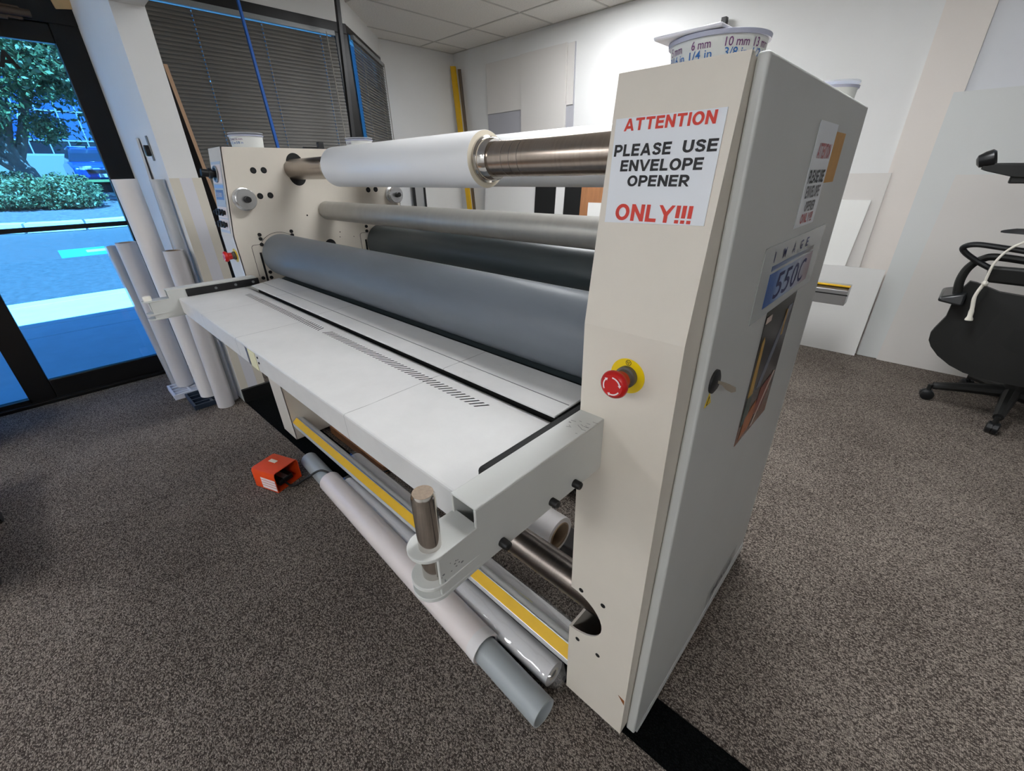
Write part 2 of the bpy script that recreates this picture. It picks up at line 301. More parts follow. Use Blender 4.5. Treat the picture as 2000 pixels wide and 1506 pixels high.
# ---- suspended ceiling: tee bars and single tiles
ceil = struct('ceiling', bx(-4.4, 4.4, -4.4, 3.36, ZC+.02, ZC+.045), 'tile', 'suspended ceiling of speckled mineral tiles')
TX, TY = .577, 1.155
xs = [-2.68+TX*k for k in range(-3, 13)]; ys = [2.755-TY*k for k in range(-1, 7)]
tile_me = bx(-TX/2+.006, TX/2-.006, -TY/2+.006, TY/2-.006, 0, .018).mesh('ceiling_tile', 'tile', False)
LAMPS = {(-1.8145, -3.5975), (-1.8145, 2.1775), (-.0835, -3.5975), (-.0835, 1.0225), (1.6475, -2.4425)}
lampcells = []
for x in xs[:-1]:
    for y in ys[1:]:
        cx, cy = x+TX/2, y+TY/2
        if cy-TY/2 < -4.3 or cx > 4.3: continue
        if any(abs(cx-a) < .2 and abs(cy-b) < .4 for a, b in LAMPS): lampcells.append((cx, cy)); continue
        if cy > 1.6 and cy > 2.755 and cx < 4.4: pass
        link('ceiling_tile', tile_me, ceil, (cx, cy, ZC))
tb = MB()
for x in xs: tb.box(x-.008, x+.008, -4.3, 3.2, ZC-.004, ZC+.02)
for y in ys[1:]: tb.box(-4.3, 4.3, y-.008, y+.008, ZC-.0045, ZC+.0195)
tb.box(-4.3, 4.3, 3.185, 3.2, ZC-.004, ZC+.01); tb.box(-4.09, -4.075, 2.28, 3.2, ZC-.004, ZC+.01)
O('ceiling_grid', tb, 'tbar', ceil)
for i, (cx, cy) in enumerate(lampcells):
    t = thing('ceiling_light', 'flat fluorescent troffer set flush in the ceiling above the room', 'light', (cx, cy, ZC), 'ceiling troffers')
    O('diffuser', bx(cx-.26, cx+.26, cy-.55, cy+.55, ZC+.001, ZC+.006), 'lamp_panel', t)
    f = MB()
    f.box(cx-.282, cx-.26, cy-.571, cy+.571, ZC-.002, ZC+.012); f.box(cx+.26, cx+.282, cy-.571, cy+.571, ZC-.002, ZC+.012)
    f.box(cx-.26, cx+.26, cy-.571, cy-.55, ZC-.002, ZC+.012); f.box(cx-.26, cx+.26, cy+.55, cy+.571, ZC-.002, ZC+.012); O('frame', f, 'tbar', t)

# ---- glass entrance
door = struct('door_1', MB().box(-3.36, -3.305, -.18, -.0625, 0, 2.06), 'black_frame', 'black framed glass entrance door', .004)
fr = MB()
fr.box(-3.355, -3.315, -.955, -.84, 0, 2.0); O('stile', fr, 'black_frame', door, .004)
O('bottom_rail', bx(-3.355, -3.315, -.84, -.18, .012, .133), 'black_frame', door, .004)
O('threshold', bx(-3.38, -3.28, -2.2, -.078, 0, .022), 'black_frame', door, .004)
O('mid_rail', bx(-3.355, -3.315, -.84, -.18, .966, .99), 'black_frame', door, .002)
O('top_rail', bx(-3.355, -3.315, -.84, -.18, 1.866, 1.95), 'black_frame', door, .004)
O('head_frame', bx(-3.37, -3.30, -2.2, -.0625, 1.95, 2.12), 'black_frame', door, .004)
O('weather_seal', bx(-3.317, -3.309, -.162, -.152, .03, 1.9), 'black_plastic', door)
O('glass_pane', bx(-3.339, -3.333, -.84, -.18, .99, 1.866), 'tinted_glass', door); O('glass_pane', bx(-3.339, -3.333, -.84, -.18, .133, .966), 'tinted_glass', door)
w2 = struct('window_1', MB().box(-3.36, -3.31, -2.2, -.955, .022, .045), 'black_frame', 'black framed sidelight left of the glass door')
O('window_frame', bx(-3.36, -3.31, -2.2, -2.12, .045, 1.95), 'black_frame', w2); O('glass_pane', bx(-3.339, -3.333, -2.12, -.955, .045, 1.95), 'tinted_glass', w2)
cl = thing('door_closer', 'bronze door closer tube at the top of the glass door', 'door closer', (-3.29, -.4, 1.94))
O('cylinder', MB().cyl((-3.285, -.62, 1.972), (-3.285, -.235, 1.972), .018), 'bronze', cl); O('bracket', bx(-3.306, -3.285, -.60, -.27, 1.944, 1.998), 'bronze', cl, .003)
O('arm', MB().path([(-3.285, -.45, 1.945), (-3.22, -.42, 1.93), (-3.24, -.33, 1.935)], .008), 'bronze', cl)
dl = thing('door_lettering', 'black vinyl capital letters stuck on the door glass', 'lettering', (-3.331, -.43, 1.72))
text('letter', 'A', (-3.331, -.432, 1.738), (0, 1, 0), (0, 0, 1), .080, .075, 'black_ink', dl, .03)
text('letter', 'A', (-3.331, -.518, 1.738), (0, 1, 0), (0, 0, 1), .080, .075, 'black_ink', dl, .03)
pb = MB(); pb.hexa([(-3.29, -.13, 2.01), (-3.29, -.01, 2.03), (-3.34, .0, 2.03), (-3.30, -.13, 2.02)], [(-3.27, -.145, 2.08), (-3.25, .03, 2.09), (-3.34, .03, 2.09), (-3.30, -.14, 2.08)])
tag(O('paper_bag', pb, 'tan_paper', None, .004), 'crumpled tan paper tucked above the door frame', 'paper')

# ---- windows with blinds
def blind(name, label, a, b, z0, z1, holes, off):
    """slats hang between plan points a and b"""
    a, b = Vector((a[0], a[1], 0)), Vector((b[0], b[1], 0)); d = (b-a); Ln = d.length; d.normalize(); n = Vector((d.y, -d.x, 0))
    a = a+n*off
    t = thing(name, label, 'blinds', (a.x, a.y, z0)); wd, tilt = .0150, math.radians(70)
    up = Vector((0, 0, math.sin(tilt)))*wd+n*math.cos(tilt)*wd*-1
    cuts = [0]; 
    for h in holes: cuts += [h-.003, h+.003]
    cuts.append(Ln)
    m = MB()
    for i in range(len(cuts)-1):
        p0, p1 = a*0+d*cuts[i], a*0+d*cuts[i+1]
        rows = ((-1, -.35), (-.35, .35), (.35, 1))
        for k, (r0, r1) in enumerate(rows):
            if i % 2 == 1 and k == 1: continue
            bow = lambda r: n*(.0025*(1-r*r))
            m.add([p0+up*r0+bow(r0), p1+up*r0+bow(r0), p1+up*r1+bow(r1), p0+up*r1+bow(r1)], [(0, 1, 2, 3)])
    me = m.mesh('slat', 'slat', True, 80); z = z0+.03
    while z < z1-.03:
        link('slat', me, t, (a.x, a.y, z)); z += .0218
    def bar(z0_, z1_, th, nm, mt):
        lo = [a+n*-th, a+d*Ln+n*-th, a+d*Ln+n*th, a+n*th]; O(nm, MB().hexa([q+Vector((0, 0, z0_)) for q in lo], [q+Vector((0, 0, z1_)) for q in lo]), mt, t, .002)
    bar(z1-.03, z1, .014, 'head_rail', 'clear_rail'); bar(z0, z0+.018, .012, 'bottom_rail', 'slat')
    for h in holes: O('ladder_cord', MB().path([a+d*h+n*.016+Vector((0, 0, z0)), a+d*h+n*.016+Vector((0, 0, z1-.02))], .0011, 5), 'cord', t)
    O('tilt_wand', MB().path([a+d*(Ln-.075)+n*.03+Vector((0, 0, z1-.02)), a+d*(Ln-.06)+n*.035+Vector((0, 0, z1-.95))], .0035, 8), 'cord', t)
    return t
wm = struct('window_2', bx(-3.40, -3.335, .06, 1.53, 2.175, 2.237), 'black_frame', 'wide black framed window behind grey blinds', .003)
O('window_frame', bx(-3.40, -3.335, 1.43, 1.53, .55, 2.175), 'black_frame', wm, .003); O('window_frame', bx(-3.40, -3.335, .06, .1, .55, 2.175), 'black_frame', wm, .003)
O('window_sill', bx(-3.42, -3.30, .06, 1.53, .54, .57), 'black_frame', wm, .003); O('glass_pane', bx(-3.385, -3.379, .1, 1.43, .57, 2.175), 'tinted_glass', wm)
blind('window_blind', 'closed grey slatted blind across the wide window', (-3.345, .105), (-3.345, 1.418), .59, 2.174, (.40, .80, 1.2), .022)
wc = struct('window_3', slab_between(A1, A2, 2.19, 2.245, .05), 'black_frame', 'slanted black framed corner window behind a grey blind', .003)
dd = Vector((A2[0]-A1[0], A2[1]-A1[1], 0)).normalized(); L3 = math.hypot(A2[0]-A1[0], A2[1]-A1[1])
def along(s): return (A1[0]+dd.x*s, A1[1]+dd.y*s)
O('window_frame', slab_between(along(0), along(.06), .55, 2.19, .05), 'black_frame', wc, .003); O('window_frame', slab_between(along(L3-.035), along(L3), .55, 2.19, .05), 'black_frame', wc, .003)
O('window_sill', slab_between(along(0), along(L3), .54, .57, .08), 'black_frame', wc, .003); O('glass_pane', slab_between(along(.06), along(L3-.03), .57, 2.19, .008), 'tinted_glass', wc)
blind('window_blind', 'closed grey slatted blind on the slanted corner window', along(.063), along(L3-.04), .59, 2.188, (.2, .72), .022)

# ================================================================== OUTDOORS
gnd = lambda x: -.12+.06*max(0, -7.65-x)
slabs = struct('ground', bx(-7.65, -3.47, -14, 16, -.6, -.17), 'concrete', 'concrete walk outside the glass door')
for x0, x1 in ((-7.65, -7.35), (-7.33, -6.14), (-6.12, -5.635), (-5.615, -3.40)):
    for y0 in (-12, -8.2, -4.4, -.6+3.8*1.2, 7.8): O('paving_slab', bx(x0, x1, y0+.01, y0+3.79 if y0 != -4.4 else 3.94, -.17, -.12), 'concrete', slabs, .006)
struct('ground_asphalt', MB().hexa([(-60, -60, -1), (-7.66, -60, -1), (-7.66, 60, -1), (-60, 60, -1)], [(-60, -60, gnd(-60)), (-7.66, -60, -.125), (-7.66, 60, -.125), (-60, 60, gnd(-60))]), 'asphalt', 'sunlit asphalt parking lot outside')
def on(x, y, h=0): return (x, y, gnd(x)+h)
def patch(x0, x1, y0, y1, h): return MB().hexa([on(x0, y0, h-.01), on(x1, y0, h-.01), on(x1, y1, h-.01), on(x0, y1, h-.01)], [on(x0, y0, h), on(x1, y0, h), on(x1, y1, h), on(x0, y1, h)])
pk = thing('parking_marking', 'blue and white accessible parking symbol painted on the asphalt', 'marking', on(-10.9, 0))
O('paint_panel', patch(-11.25, -10.45, -.46, 1.1, .006), 'park_blue', pk); O('symbol', patch(-11.0, -10.75, -.1, .75, .009), 'park_white', pk); O('symbol', patch(-10.82, -10.6, .3, .9, .010), 'park_white', pk)
# planted island
isl = thing('planting_island', 'mulched planting bed inside a concrete kerb', 'planter', on(-16.5, 0))
pts = [on(-16.4+2.5*math.cos(a)-.0*math.sin(a), .2+2.9*math.sin(a), .10) for a in [2*math.pi*i/40 for i in range(40)]]
O('mulch', MB().prism(pts, (0, 0, .10)), 'mulch', isl)
for i in range(20):
    seg = []
    for r in (1., 1.09):
        for k in (0, 1, 2):
            a = 2*math.pi*(i+(.02 if k == 0 else .5 if k == 1 else .98))/20; seg.append(on(-16.4+2.5*r*math.cos(a), .2+2.9*r*math.sin(a), 0))
    lo = [seg[0], seg[1], seg[2], seg[5], seg[4], seg[3]]; O('kerb_stone', MB().prism(lo, (0, 0, .2)), 'concrete', isl, .01)
def leaves(n, c, rad, size, shell=.55, seed=1):
    g = np.random.default_rng(seed); d = g.normal(size=(n, 3)); d /= np.linalg.norm(d, axis=1)[:, None]
    r = (shell+(1-shell)*g.random(n)**.6)[:, None]*(1+.16*np.sin(d[:, :1]*7+d[:, 1:2]*5)+.1*np.sin(d[:, 2:]*11+d[:, :1]*9))
    p = np.array(c)+d*r*np.array(rad); u = g.normal(size=(n, 3)); u /= np.linalg.norm(u, axis=1)[:, None]; v = np.cross(u, g.normal(size=(n, 3))); v /= np.linalg.norm(v, axis=1)[:, None]
    s = (size*(.6+.8*g.random(n)))[:, None]
    vv = np.stack([p-u*s, p+v*s*.45, p+u*s, p-v*s*.45], 1).reshape(-1, 3); return vv
def foliage(name, blobs, m, parent):
    vv = np.concatenate([leaves(*b) for b in blobs]); n = len(vv)//4; me = bpy.data.meshes.new(name)
    me.from_pydata(vv.tolist(), [], np.arange(n*4).reshape(-1, 4).tolist()); me.materials.append(MATS[m]); o = link(name, me, parent); o['kind'] = 'stuff'; return o
tb0 = on(-18, -.2)
tr = thing('tree', 'spreading green tree in the planting bed outside', 'tree', tb0)
z0 = tb0[2]
O('trunk', MB().path(spline([(-18, -.2, z0-.1), (-18, -.22, z0+.5), (-18.05, -.35, z0+1.1), (-18.1, -.45, z0+1.9), (-18.1, -.4, z0+3.2)]), [.34]*8+[.27]*8+[.22]*8+[.14]*8+[.1], 12), 'bark', tr)
for q in ([(-18.05, -.4, z0+1.1), (-18, .0, z0+1.9), (-17.9, .5, z0+3.2), (-17.8, .8, z0+4.2)], [(-18.05, -.4, z0+1.2), (-17.9, -1., z0+1.9), (-17.7, -2., z0+2.9)], [(-18.05, -.3, z0+.9), (-17.8, -.9, z0+1.5), (-17.6, -1.7, z0+2.0)], [(-18.1, -.4, z0+1.6), (-18.1, -.1, z0+2.6), (-18.2, .1, z0+4.2)]):
    pp = spline(q, 5); O('branch', MB().path(pp, [.13-.08*i/len(pp) for i in range(len(pp))], 8), 'bark', tr)
foliage('foliage', [(15000, (-18, -.1, z0+4.6), (2.8, 3.2, 2.6), .075, .1, 2), (9000, (-17.2, 1.0, z0+3.45), (1.4, 1.2, .95), .065, .1, 3), (6000, (-17.2, -1.3, z0+2.6), (1.6, 1.4, 1.1), .065, .1, 4), (1500, (-17.4, .45, z0+2.0), (.5, .45, .4), .05, .1, 6)], 'leaf', tr)
for lab, c, rad, sd in (('broad clipped shrub at the foot of the tree, right half', (-16.7, .25, gnd(-16.7)+.50), (.9, .72, .46), 11), ('broad clipped shrub at the foot of the tree, left half', (-16.9, -.80, gnd(-16.9)+.55), (.9, .8, .48), 12)):
    sh = thing('shrub', lab, 'shrub', (c[0], c[1], c[2]-.4), 'shrubs under the tree'); foliage('foliage', [(9000, c, rad, .042, .5, sd)], 'leaf_shrub', sh)
    O('stem', MB().path([(c[0], c[1], c[2]-.62), (c[0], c[1], c[2]-.1)], .05, 8), 'bark', sh)
struct('ground_lawn', patch(-30.5, -27.5, -25, 25, .12), 'grass', 'narrow lawn in front of the far building')
def car(name, label, x, y, paint, sc=1.):
    z = gnd(x); t = thing(name, label, 'car', (x, y, z), 'cars in the parking lot'); w = .9*sc
    sec = lambda pts: [(x+a*sc, 0, z+b*sc) for a, b in pts]
    low = sec([(2.1, .35), (2.15, .75), (1.0, .98), (-2.0, 1.0), (-2.1, .4)])
    O('body', MB().prism([(a, y-w, c) for a, _, c in low], (0, 2*w, 0)), paint, t, .09, seg=3)
    O('cabin', MB().hexa([(x-1.9*sc, y-w*.95, z+.97*sc), (x+1.05*sc, y-w*.95, z+.97*sc), (x+1.05*sc, y+w*.95, z+.97*sc), (x-1.9*sc, y+w*.95, z+.97*sc)],
                         [(x-1.5*sc, y-w*.74, z+1.5*sc), (x+.15*sc, y-w*.74, z+1.5*sc), (x+.15*sc, y+w*.74, z+1.5*sc), (x-1.5*sc, y+w*.74, z+1.5*sc)]), 'car_glass', t, .05)
    O('roof', bx(x-1.5*sc, x+.12*sc, y-w*.76, y+w*.76, z+1.49*sc, z+1.54*sc), paint, t, .02)
    for sx in (-1.35, 1.35):
        for sy in (-1, 1): O('wheel', MB().cyl((x+sx*sc, y+sy*w*.78, z+.33), (x+sx*sc, y+sy*w*1.0, z+.33), .33), 'tyre', t, .02)
    for sy in (-1, 1): O('headlight', bx(x+2.04*sc, x+2.14*sc, y+sy*w*.62-.18, y+sy*w*.62+.18, z+.66*sc, z+.8*sc), 'car_white', t, .02)
    O('number_plate', bx(x+2.1*sc, x+2.16*sc, y-.25, y+.25, z+.42*sc, z+.54*sc), 'car_white', t); O('grille', bx(x+2.08*sc, x+2.15*sc, y-.55, y+.55, z+.56*sc, z+.68*sc), 'tyre', t)
car('car', 'blue car parked facing the door beyond the shrubs', -25.4, 1.95, 'car_blue'); car('car', 'pale car behind the blue car', -27.6, 4.3, 'car_white', .9)
car('car', 'dark car at the left edge behind the shrubs', -24.5, -2.6, 'tyre')
zb = gnd(-32)-.2
bl = thing('office_building', 'low office building with a mirror glass front across the parking lot', 'building', (-32.5, 6, zb))
O('wall', bx(-44, -32.1, -30, 40, zb, zb+11), 'far_glass_dark', bl); O('plinth', bx(-32.12, -31.9, -30, 3.55, zb, zb+1.28), 'facade', bl, .02); O('plinth', bx(-32.12, -31.95, 3.57, 40, zb, zb+1.28), 'facade_brown', bl, .02)
SP = .70
for r, (za, zt, mt) in enumerate(((1.34, 1.88, 'far_glass_dark'), (1.94, 3.12, 'far_glass'), (3.18, 5.0, 'far_glass'), (5.06, 7.5, 'far_glass'))):
    for k in range(-6, 9):
        y_ = 1.2+SP*k; O('window', bx(-32.1, -32.02, y_+.025, y_+SP-.025, zb+za, zb+zt), mt, bl)
mu = MB()
for k in range(-6, 10): mu.box(-32.1, -31.99, 1.2+SP*k-.025, 1.2+SP*k+.025, zb+1.28, zb+7.5)
for zz in (1.31, 1.91, 3.15, 5.03): mu.box(-32.1, -31.985, -4, 9, zb+zz-.03, zb+zz+.03)
O('mullion_grid', mu, 'mullion', bl)

# ================================================================== LAMINATING MACHINE
ZT, ZK, ZB = 1.32, 1.0018, .02          # cabinet top, crease, bottom
YK, YB = -.0437, -.0283
WP = .157; XF = -1.70
def yfront(z): return YK+(YB-YK)*(ZK-z)/(ZK-ZB) if z < ZK else YK*(ZT-z)/(ZT-ZK)
lam = thing('laminating_machine', 'large cream wide-format laminator with grey rollers and a feed table', 'machine', (-.85, .3, 0))
def front_sheet(x0, x1, notch=None):
    m = MB(); t = .004
    up = [(x0, 0, ZT), (x1, 0, ZT), (x1, YK, ZK), (x0, YK, ZK)]; m.prism(up, (0, t, 0))
    out = [(x0, ZK), (x1, ZK), (x1, ZB), (x0, ZB)]
    if notch:
        zc, hz, hx = notch; out += [(x0, zc-hz)]+[(x0+hx*math.sin(math.pi*i/16), zc-hz*math.cos(math.pi*i/16)) for i in range(1, 16)]+[(x0, zc+hz)]
    n = len(out); a = [(x, yfront(z), z) for x, z in out]; b = [(x, yfront(z)+t, z) for x, z in out]
    m.add(a+b, [tuple(range(n)), tuple(reversed(range(n, 2*n)))]+[(i, (i+1) % n, (i+1) % n+n, i+n) for i in range(n)]); return m
def side_sheet(x0, x1, yb, notch=None):
    prof = [(0, ZT), (YK, ZK)]
    if notch:
        zc, hz, d = notch; prof += [(yfront(zc+hz), zc+hz), (d, zc+hz), (d, zc-hz), (yfront(zc-hz), zc-hz)]
    prof += [(YB, ZB), (yb, ZB), (yb, ZT)]
    return MB().prism([(x0, y+.0005, z) for y, z in prof], (x1-x0, 0, 0))
# ---- near cabinet
cab = O('side_cabinet', side_sheet(0, .006, .70, (.334, .067, .11)), 'cream', lam)
O('front_panel', front_sheet(0, WP, (.334, .067, .082)), 'cream', cab)
O('top_panel', bx(.004, WP, .004, .70, ZT-.026, ZT-.022), 'cream', cab)
O('top_lip', bx(0, WP, .0005, .012, ZT-.004, ZT), 'cream', cab, .001); O('back_panel', bx(0, WP, .696, .70, ZB, ZT-.004), 'cream', cab)
O('outer_flange', MB().prism([(WP-.004, y, z) for y, z in ((.004, ZT-.004), (YK+.004, ZK), (YB+.004, ZB), (.02, ZB), (.02, ZT-.004))], (.004, 0, 0)), 'cream', cab)
O('interior_shade', bx(.006, WP-.01, .13, .69, ZB, ZT-.03), 'under_dark', cab)  # dark block stands in for shade inside the hollow cabinet
hole = lambda x, z, r=.0055: MB().cyl((x, yfront(z)+.001, z), (x, yfront(z)-.0006, z), r, n=18)
for x, z in ((.0257, .411), (.0796, .411), (.0246, .241), (.0791, .2407)): O('panel_hole', hole(x, z), 'black_matte', cab)
O('rust_chip', MB().prism([(.139, yfront(.158)-.0006, .162), (.1545, yfront(.155)-.0006, .158), (.1555, yfront(.145)-.0006, .142), (.149, yfront(.15)-.0006, .150)], (0, .0005, 0)), 'rust', cab)
# ---- hinged door on the near cabinet (outer side)
XO = .1714
dprof = lambda x0, x1, t: MB().hexa([(x0, .0, .006), (x1+.008, .0, .006), (x1+.008, .745, .05), (x0, .745, .05)], [(x0, .013, ZT), (x1, .013, ZT), (x1, .6983, ZT), (x0, .6983, ZT)])
cd = O('cabinet_door', dprof(.1575, XO, .016), 'grey_white', lam, .004, seg=3)
cd['label'] = 'plain pale grey side door'
O('bottom_lip', MB().hexa([(.158, .01, .002), (.183, .01, .002), (.183, .74, .03), (.158, .74, .03)], [(.158, .01, .012), (.1805, .01, .012), (.1805, .74, .055), (.158, .74, .055)]), 'grey_white', cd)
def dx(z): return XO+.008*(ZT-z)/ZT          # door face leans out slightly towards the floor
def dplate(y0, z0, y1, z1, m, nm, t=.0006, lift=.0, bev=0.):
    return O(nm, MB().hexa([(dx(z0)+lift, y0, z0), (dx(z0)+lift, y1, z0), (dx(z1)+lift, y1, z1), (dx(z1)+lift, y0, z1)], [(dx(z0)+lift+t, y0, z0), (dx(z0)+lift+t, y1, z0), (dx(z1)+lift+t, y1, z1), (dx(z1)+lift+t, y0, z1)]), m, cd, bev)
dplate(.169, .979, .59, 1.10, 'sticker_grey', 'logo_plate', .001, .0003)
gradient_mat('logo_band', [(0, (24, 84, 160)), (.12, (34, 90, 164)), (.3, (150, 172, 206)), (.7, (176, 182, 198)), (.86, (170, 158, 168)), (1, (156, 132, 142))], 1, .224, .525)
gradient_mat('logo_line', [(0, (44, 76, 128)), (.5, (130, 146, 170)), (1, (132, 126, 122))], 1, .224, .525)
gradient_mat('poster_print', [(0, (40, 32, 28)), (.2, (58, 42, 34)), (.32, (120, 66, 36)), (.42, (92, 50, 34)), (.52, (84, 74, 68)), (.62, (46, 44, 46)), (.8, (54, 54, 60)), (1, (30, 27, 22))], 2, .60, .99, .25, .25)
dplate(.224, .995, .525, 1.053, 'logo_band', 'logo_band', .0005, .0014); dplate(.226, 1.058, .52, 1.066, 'logo_line', 'logo_line', .0005, .0014)
tn = (0, 1, 0)
for ch, y in zip('IMAGE', (.225, .277, .338, .392, .436)): text('lettering', ch, (dx(1.08)+.0012, y, 1.072), tn, (0, 0, 1), .004 if ch == 'I' else .018, .017, 'navy_ink', cd, .018)
for ch, y in zip('550C', (.272, .325, .378, .432)): text('lettering', ch, (dx(1.02)+.0018, y, 1.001), tn, (0, .12, 1), .044, .046, 'navy_ink', cd, .006)
dplate(.273, .69, .481, .978, 'poster_print', 'poster', .0007, .0003)
# print on the poster: gold bottle, green glass, pale streaks and fruit
def dpoly(pts, m, nm, lift=.0012): 
    return O(nm, MB().prism([(dx(z)+lift, y, z) for y, z in pts], (.0004, 0, 0)), m, cd)
mat('gold_print', (190, 150, 70), .4); mat('green_print', (30, 60, 54), .3); mat('grey_print', (110, 114, 126), .4); mat('orange_print', (170, 96, 44), .4, var=.3, vs=60); mat('red_print', (124, 50, 30), .4, var=.3, vs=50); mat('pale_print', (200, 180, 168), .4)
dpoly([(.283, .80), (.290, .915), (.298, .925), (.306, .915), (.312, .80)], 'gold_print', 'poster_print'); dpoly([(.278, .735), (.283, .80), (.312, .80), (.318, .735)], 'green_print', 'poster_print')
dpoly([(.33, .80), (.44, .955), (.47, .955), (.36, .80)], 'grey_print', 'poster_print'); dpoly([(.36, .70), (.372, .70), (.468, .80), (.455, .805)], 'pale_print', 'poster_print', .0017)
dpoly([(.29, .70), (.30, .745), (.36, .768), (.37, .735), (.34, .705)], 'orange_print', 'poster_print', .0014); dpoly([(.36, .73), (.375, .79), (.44, .80), (.45, .76), (.41, .72)], 'red_print', 'poster_print', .0015)
dpoly([(.425, .895), (.428, .95), (.434, .95), (.436, .895)], 'gold_print', 'poster_print', .0018); dpoly([(.276, .955), (.276, .967), (.31, .967), (.31, .955)], 'pale_print', 'poster_print', .0018)
# second, worn notice and an orange note
sg = dplate(.308, 1.116, .445, 1.274, 'sign_paper', 'worn_notice', .0008, .0004); sg['label'] = 'creased worn copy of the notice'
for b_, z, h, y0, y1, m_ in (('ATTENTION', 1.222, .022, .335, .43, 'faded_red'), ('PLEASE USE', 1.185, .020, .318, .43, 'black_ink'), ('ENVELOPE', 1.162, .019, .325, .425, 'faded_grey'), ('OPENER', 1.140, .017, .345, .415, 'faded_grey'), ('ONLY!!!', 1.121, .016, .335, .42, 'faded_red')):
    block_text('lettering', b_, (dx(z)+.0012, y0, z), tn, (0, 0, 1), y1-y0, h, m_, cd)
dplate(.448, 1.183, .532, 1.264, 'orange_note', 'paper_note', .0006, .0003)
O('lock', MB().lathe((dx(.924)-.001, .049, .924), (dx(.924)+.006, .049, .924), [(0, .019), (.6, .019), (1, .013)], 24), 'black_plastic', cd)
kx = dx(.92)+.004
O('key', MB().prism([(kx+a_, .050+a_*.25, .924+b_) for a_, b_ in ((0, .002), (0, -.002), (.008, -.004), (.014, -.010), (.022, -.013), (.027, -.010), (.026, -.004), (.018, -.001), (.010, .001))], (0, .0015, 0)), 'key_metal', cd)
dpoly([(.028, .886), (.041, .908), (.054, .886)], 'yellow_plate', 'warning_sticker', .0004); dpoly([(.034, .888), (.041, .902), (.048, .888)], 'black_ink', 'warning_sticker', .0009); dpoly([(.0365, .8895), (.041, .8985), (.0455, .8895)], 'yellow_plate', 'warning_sticker', .0014)
for z in (.92, .54, .16): O('hinge', MB().cyl((XO-.004, .702+.035*(ZT-z)/ZT, z-.018), (XO-.004, .702+.035*(ZT-z)/ZT, z+.018), .006), 'black_plastic', cd)
dplate(.40, .05, .64, .12, 'decal_film', 'logo_film', .0005, .0003)
text('lettering', 'IMAGE', (dx(.08)+.0009, .43, .068), tn, (0, 0, 1), .18, .03, 'faded_grey', cd, .01)
# ---- notice on the near cabinet front
un, vn = Vector((1, 0, 0)), Vector((0, -YK, ZT-ZK)).normalized(); nn = un.cross(vn)
def fp(x, z, lift=.0): return Vector((x, yfront(z), z))+nn*lift
sign = O('notice_sign', MB().prism([fp(.006, 1.2695, .0003), fp(.1455, 1.270, .0003), fp(.1475, 1.1485, .0003), fp(.0105, 1.146, .0003)], nn*.0009), 'sign_paper', lam)
sign['label'] = 'white taped notice with red and black capitals'
for b_, x0, x1, z0_, h, m_ in (('ATTENTION', .0200, .1355, 1.2548, .0138, 'red_ink'), ('PLEASE', .0105, .0885, 1.2262, .0138, 'black_ink'), ('USE', .1030, .1435, 1.2272, .0132, 'black_ink'), ('ENVELOPE', .0230, .1312, 1.2086, .0132, 'black_ink'), ('OPENER', .0365, .1192, 1.1909, .0130, 'black_ink'), ('ONLY!!!', .0258, .1305, 1.1495, .0205, 'red_ink')):
    block_text('lettering', b_, fp(x0, z0_, .0010), un, vn, x1-x0, h, m_, sign, .108)
# ---- emergency stops
def estop(x, z, nm, lab, sc=1.):
    y = yfront(z); n_ = Vector((0, -1, -.015)).normalized(); c = Vector((x, y, z)); p_ = lambda d: c+n_*d*sc
    e = O(nm, MB().cyl(p_(-.0005), p_(.0012), .0275*sc, n=36), 'yellow_plate', lam); e['label'] = lab
    O('collar', MB().lathe(p_(.0012), p_(.022), [(0, .0165*sc), (.35, .0165*sc), (.4, .0135*sc), (1, .0125*sc)], 28), 'collar', e)
    O('button', MB().lathe(p_(.016), p_(.044), [(0, .013*sc), (.4, .0145*sc), (.62, .0205*sc), (.75, .0215*sc), (.9, .0200*sc), (1, .0165*sc)], 36), 'red', e)
    cx = p_(.0444); ux = Vector((1, 0, 0)); vz = Vector((0, 0, 1))
    for k in range(3):
        a0 = math.radians(120*k+20); m = MB(); inn = []; ou = []
        for i in range(9):
            a = a0+math.radians(70)*i/8; inn.append(cx+(ux*math.cos(a)+vz*math.sin(a))*.0122*sc); ou.append(cx+(ux*math.cos(a)+vz*math.sin(a))*.0142*sc)
        m.prism(inn+ou[::-1], n_*.0004); a = a0; q = lambda r, da: cx+(ux*math.cos(a+da)+vz*math.sin(a+da))*r*sc
        m.prism([q(.0105, 0), q(.0159, 0), q(.0132, -.30)], n_*.0004); O('arrow_mark', m, 'white_ink', e)
    cs = p_(.0013)+vz*.0215*sc; ring = MB().lathe(cs, cs+n_*.0003, [(0, .0036*sc), (0, .0045*sc), (1, .0045*sc), (1, .0036*sc)], 20, False); 
    tri = [cs+(ux*math.cos(a)+vz*math.sin(a))*.0026*sc for a in (math.radians(30), math.radians(150), math.radians(270))]
    for i in range(3): ring.path([tri[i]+n_*.0003, tri[(i+1) % 3]+n_*.0003], .0004*sc, 4)
    O('stop_symbol', ring, 'black_ink', e)
estop(.0805, .9365, 'emergency_stop', 'red mushroom stop button on a yellow disc'); estop(XF-.045, .925, 'emergency_stop', 'far red stop button seen from the side', 1.)

